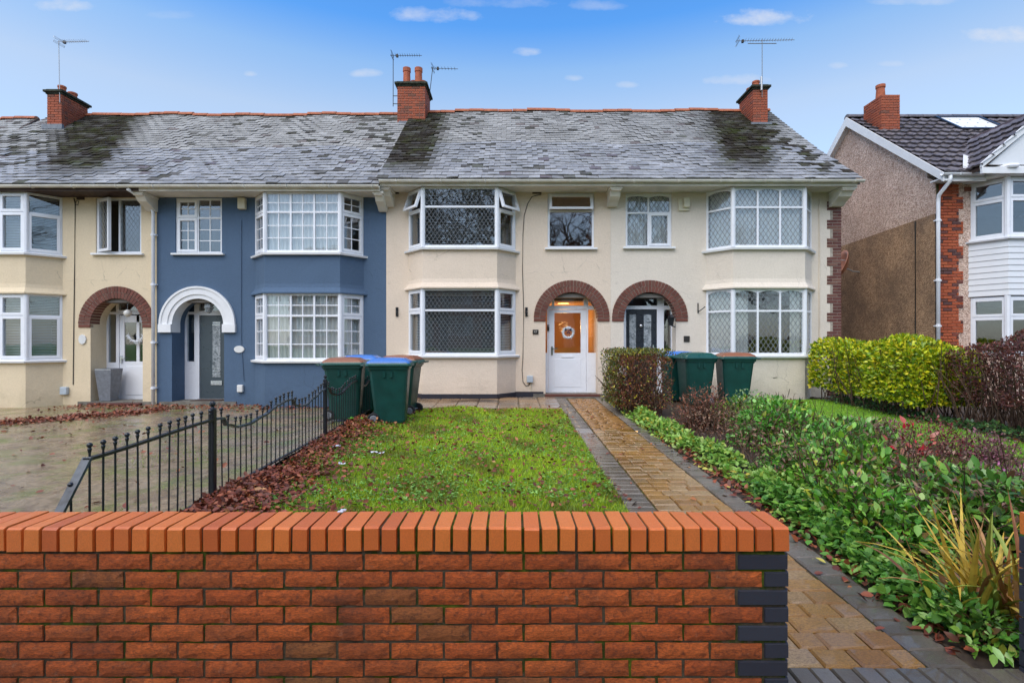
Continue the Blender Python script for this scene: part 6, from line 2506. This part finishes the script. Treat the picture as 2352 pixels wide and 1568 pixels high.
wx_, wz_ = at(1305, 764, 12.95)
wreath('silver wreath with navy bow on the white glazed door', wx_, 12.96, wz_, .125, .055, 'wreath_silver', bow=True)
wx_, wz_ = at(312, 766, 13.12)
wreath('pale twig garland on the yellow house front door', wx_, 13.13, wz_, .2, .06, 'wreath_silver', arc=(190, 350))
pl = thing('porch_lamp', 'white hanging globe lamp in the yellow house porch', 'lamp', (-9.5, 12.9, 2.35))
px_, pz_ = at(293, 719, 12.9)
MB().ball((px_, 12.9, pz_), .09, 12, 8).build('globe', 'bulb_white', pl, smooth=True)
MB().tube([(px_, 12.9, pz_ + .08), (px_, 12.9, 2.6)], .01, 5).build('rod', 'chrome', pl)
pl = thing('porch_lamp', 'glass lantern hanging in the white arched porch', 'lamp', (-7.35, 12.9, 2.3))
px_, pz_ = at(480, 706, 12.9)
MB().tube([(px_, 12.9, pz_ + .12), (px_, 12.9, pz_ + .1), (px_, 12.9, pz_), (px_, 12.9, pz_ - .12), (px_, 12.9, pz_ - .14)], [.02, .09, .11, .06, .02], 8).build('shade', 'frosted_glass', pl)
MB().tube([(px_, 12.9, pz_ + .12), (px_, 12.9, 2.55)], .01, 5).build('rod', 'chrome', pl)

pt_ = thing('tall_planter', 'tall tapered galvanised planter standing in the yellow porch', 'planter', (-10.03, 12.86, .09))
x0, z0 = at(250, 916, 12.86)
m = MB()
vs = []
for (hx, hy, z_) in ((.13, .13, .1), (.20, .20, .88), (.185, .185, .885), (.18, .18, .70)):
    vs.append([(x0 + sx * hx, 12.86 + sy * hy, z_) for sx, sy in ((-1, -1), (1, -1), (1, 1), (-1, 1))])
m.add([p for r in vs for p in r], [(i * 4 + j, i * 4 + (j + 1) % 4, (i + 1) * 4 + (j + 1) % 4, (i + 1) * 4 + j) for i in range(3) for j in range(4)] + [(0, 1, 2, 3)])
m.build('shell', 'lead_grey', pt_)
m = MB().box(x0 - .19, x0 + .19, 12.66, 12.674, .855, .88).build('rim', 'galvanised', pt_)

vs_ = thing('vase', 'dark vase with pale flowers on the blue house window sill', 'vase', (-5.0, 12.42, 1.12))
px_, pz_ = at(695, 812, 12.42)
MB().tube([(px_, 12.46, 1.15), (px_, 12.46, 1.22), (px_, 12.46, 1.40), (px_, 12.46, 1.46)], [.06, .09, .07, .08], 10).build('pot', 'door_black', vs_, smooth=True)
n = 160
P = np.array([px_, 12.46, 1.58]) + unit(RNG.normal(0, 1, (n, 3))) * RNG.random((n, 1)) ** .4 * np.array([.16, .1, .14])
foliage('flowers', vs_, P, RNG.normal(0, 1, (n, 3)), RNG.normal(0, 1, (n, 3)) + np.array([0, -1, .5]), .06, .045, palette(n, [(.05, .12, .05), (.7, .68, .62), (.08, .16, .08), (.45, .5, .45)], [3, 2, 2, 1]), True)

# house number on the cream house's plaque
fc = bpy.data.curves.new('house_number', 'FONT')
fc.body = '47'
fc.size = .085
fc.align_x = 'CENTER'
fc.align_y = 'CENTER'
fc.extrude = .002
px_, pz_ = at(1230, 762, YF)
tmp = bpy.data.objects.new('tmp_text', fc)
COL.objects.link(tmp)
dg = bpy.context.evaluated_depsgraph_get()
tme = bpy.data.meshes.new_from_object(tmp.evaluated_get(dg))
bpy.data.objects.remove(tmp)
tme.materials.clear()
tme.materials.append(M['ink_white'])
place('house_number', tme, pp, (px_, YF - .028, pz_), rot=(math.pi / 2, 0, 0))
# pale reflective sticker strip on the front bin's corner
fb = bpy.data.objects['wheelie_bin']
for ch_ in fb.children:
    if ch_.name.startswith('body'):
        m = MB()
        m.add([(.275, -.20, .33), (.285, -.14, .33), (.318, -.16, .80), (.310, -.22, .80)], [(0, 1, 2, 3)])
        st_ = m.build('sticker', 'plaque_white', ch_)
        st_.location = (.012, 0, 0)

# ------------------------------------------------------------------ across the road: what the window panes mirror
def far_house(x0, label, wallm, b=1.0):
    h = thing('opposite_house', label, 'house', (x0 + 3, -19, b), 'houses across the road')
    m = MB()
    wins = [(x0 + .7, x0 + 3.3, b + 1.0, b + 2.6), (x0 + .7, x0 + 3.3, b + 3.7, b + 5.1), (x0 + 4.1, x0 + 5.1, b + 3.8, b + 5.1)]
    facade(m, x0 + .01, x0 + 5.99, b - .1, b + 5.4, -19.0, -.25, wins + [(x0 + 4.1, x0 + 5.1, b - .1, b + 2.2)])
    m.box(x0 + .01, x0 + 5.99, -26, -25.8, b - .1, b + 5.4).box(x0 + .01, x0 + .2, -25.8, -19.26, b - .1, b + 5.4).box(x0 + 5.8, x0 + 5.99, -25.8, -19.26, b - .1, b + 5.4)
    m.build('wall', wallm, h)
    for (a_, b_, c_, d_) in wins:
        window(h, (b_, -19.05, c_), (-1, 0), b_ - a_, d_ - c_, [1] * (4 if b_ - a_ > 2 else 2), [2, 1], None, ('curtain', [(0, .2), (.8, 1)]), fw=.09)
    MB().box(x0 + 4.1, x0 + 5.1, -19.1, -19.05, b - .05, b + 2.2).build('door', 'door_black', h)
    MB().prism([(x0, -18.5, b + 5.4), (x0, -22.6, b + 9.0), (x0, -26.6, b + 5.4)], (6, 0, 0)).build('roof', 'lead_grey', h)


far_house(-18.6, 'brick house across the road seen only in window reflections', 'chimney_brick')
far_house(-12.6, 'pale rendered house across the road mirrored in the left windows', 'render_cream')
far_house(-6.6, 'red brick house across the road mirrored in the middle windows', 'chimney_brick')
far_house(-.6, 'cream house across the road mirrored in the right windows', 'render_pale')
far_house(5.4, 'brown brick house across the road mirrored in the end windows', 'arch_brick')


def bare_tree(x, y, H, label, seed):
    rg = random.Random(seed)
    t = thing('street_tree', label, 'tree', (x, y, -.02), 'bare street trees')
    tr, cr = MB(), MB()

    def grow(p, d, L, r, lev):
        pts, rs = [p], [r]
        q = p
        k = 4
        for i in range(k):
            d = (d + Vector((rg.gauss(0, .13), rg.gauss(0, .13), rg.gauss(.03, .08)))).normalized()
            q = q + d * L / k
            pts.append(q)
            rs.append(r * (1 - .5 * (i + 1) / k))
        (tr if lev == 0 else cr).tube(pts, rs, 6 if lev < 2 else 4, cap=False)
        if lev >= 5 or r < .008:
            return
        nb = 5 if lev == 0 else 4
        for i in range(nb):
            a_ = rg.uniform(0, 2 * math.pi)
            sp_ = rg.uniform(.45, .95)
            ref = d.cross(Vector((0, 0, 1)))
            if ref.length < .1:
                ref = Vector((1, 0, 0))
            ref.normalize()
            e = (d * math.cos(sp_) + (Matrix.Rotation(a_, 3, d) @ ref) * math.sin(sp_)).normalized()
            s_ = pts[rg.choice([2, 3, 4, 4])]
            grow(s_, e, L * rg.uniform(.62, .82), r * rg.uniform(.48, .64), lev + 1)
    grow(Vector((x, y, -.1)), Vector((0, 0, 1)), H * .32, H * .022, 0)
    tr.build('trunk', 'bark', t, smooth=True)
    tag(cr.build('crown', 'bark', t), kind='stuff')
    return t


bare_tree(2.5, -10.6, 17, 'bare street tree across the road mirrored in upper panes', 5)
bare_tree(-4.5, -10.8, 17, 'second bare street tree across the road mirrored in bay panes', 9)
bare_tree(10.5, -10.7, 16, 'third bare street tree across the road mirrored in neighbour windows', 13)
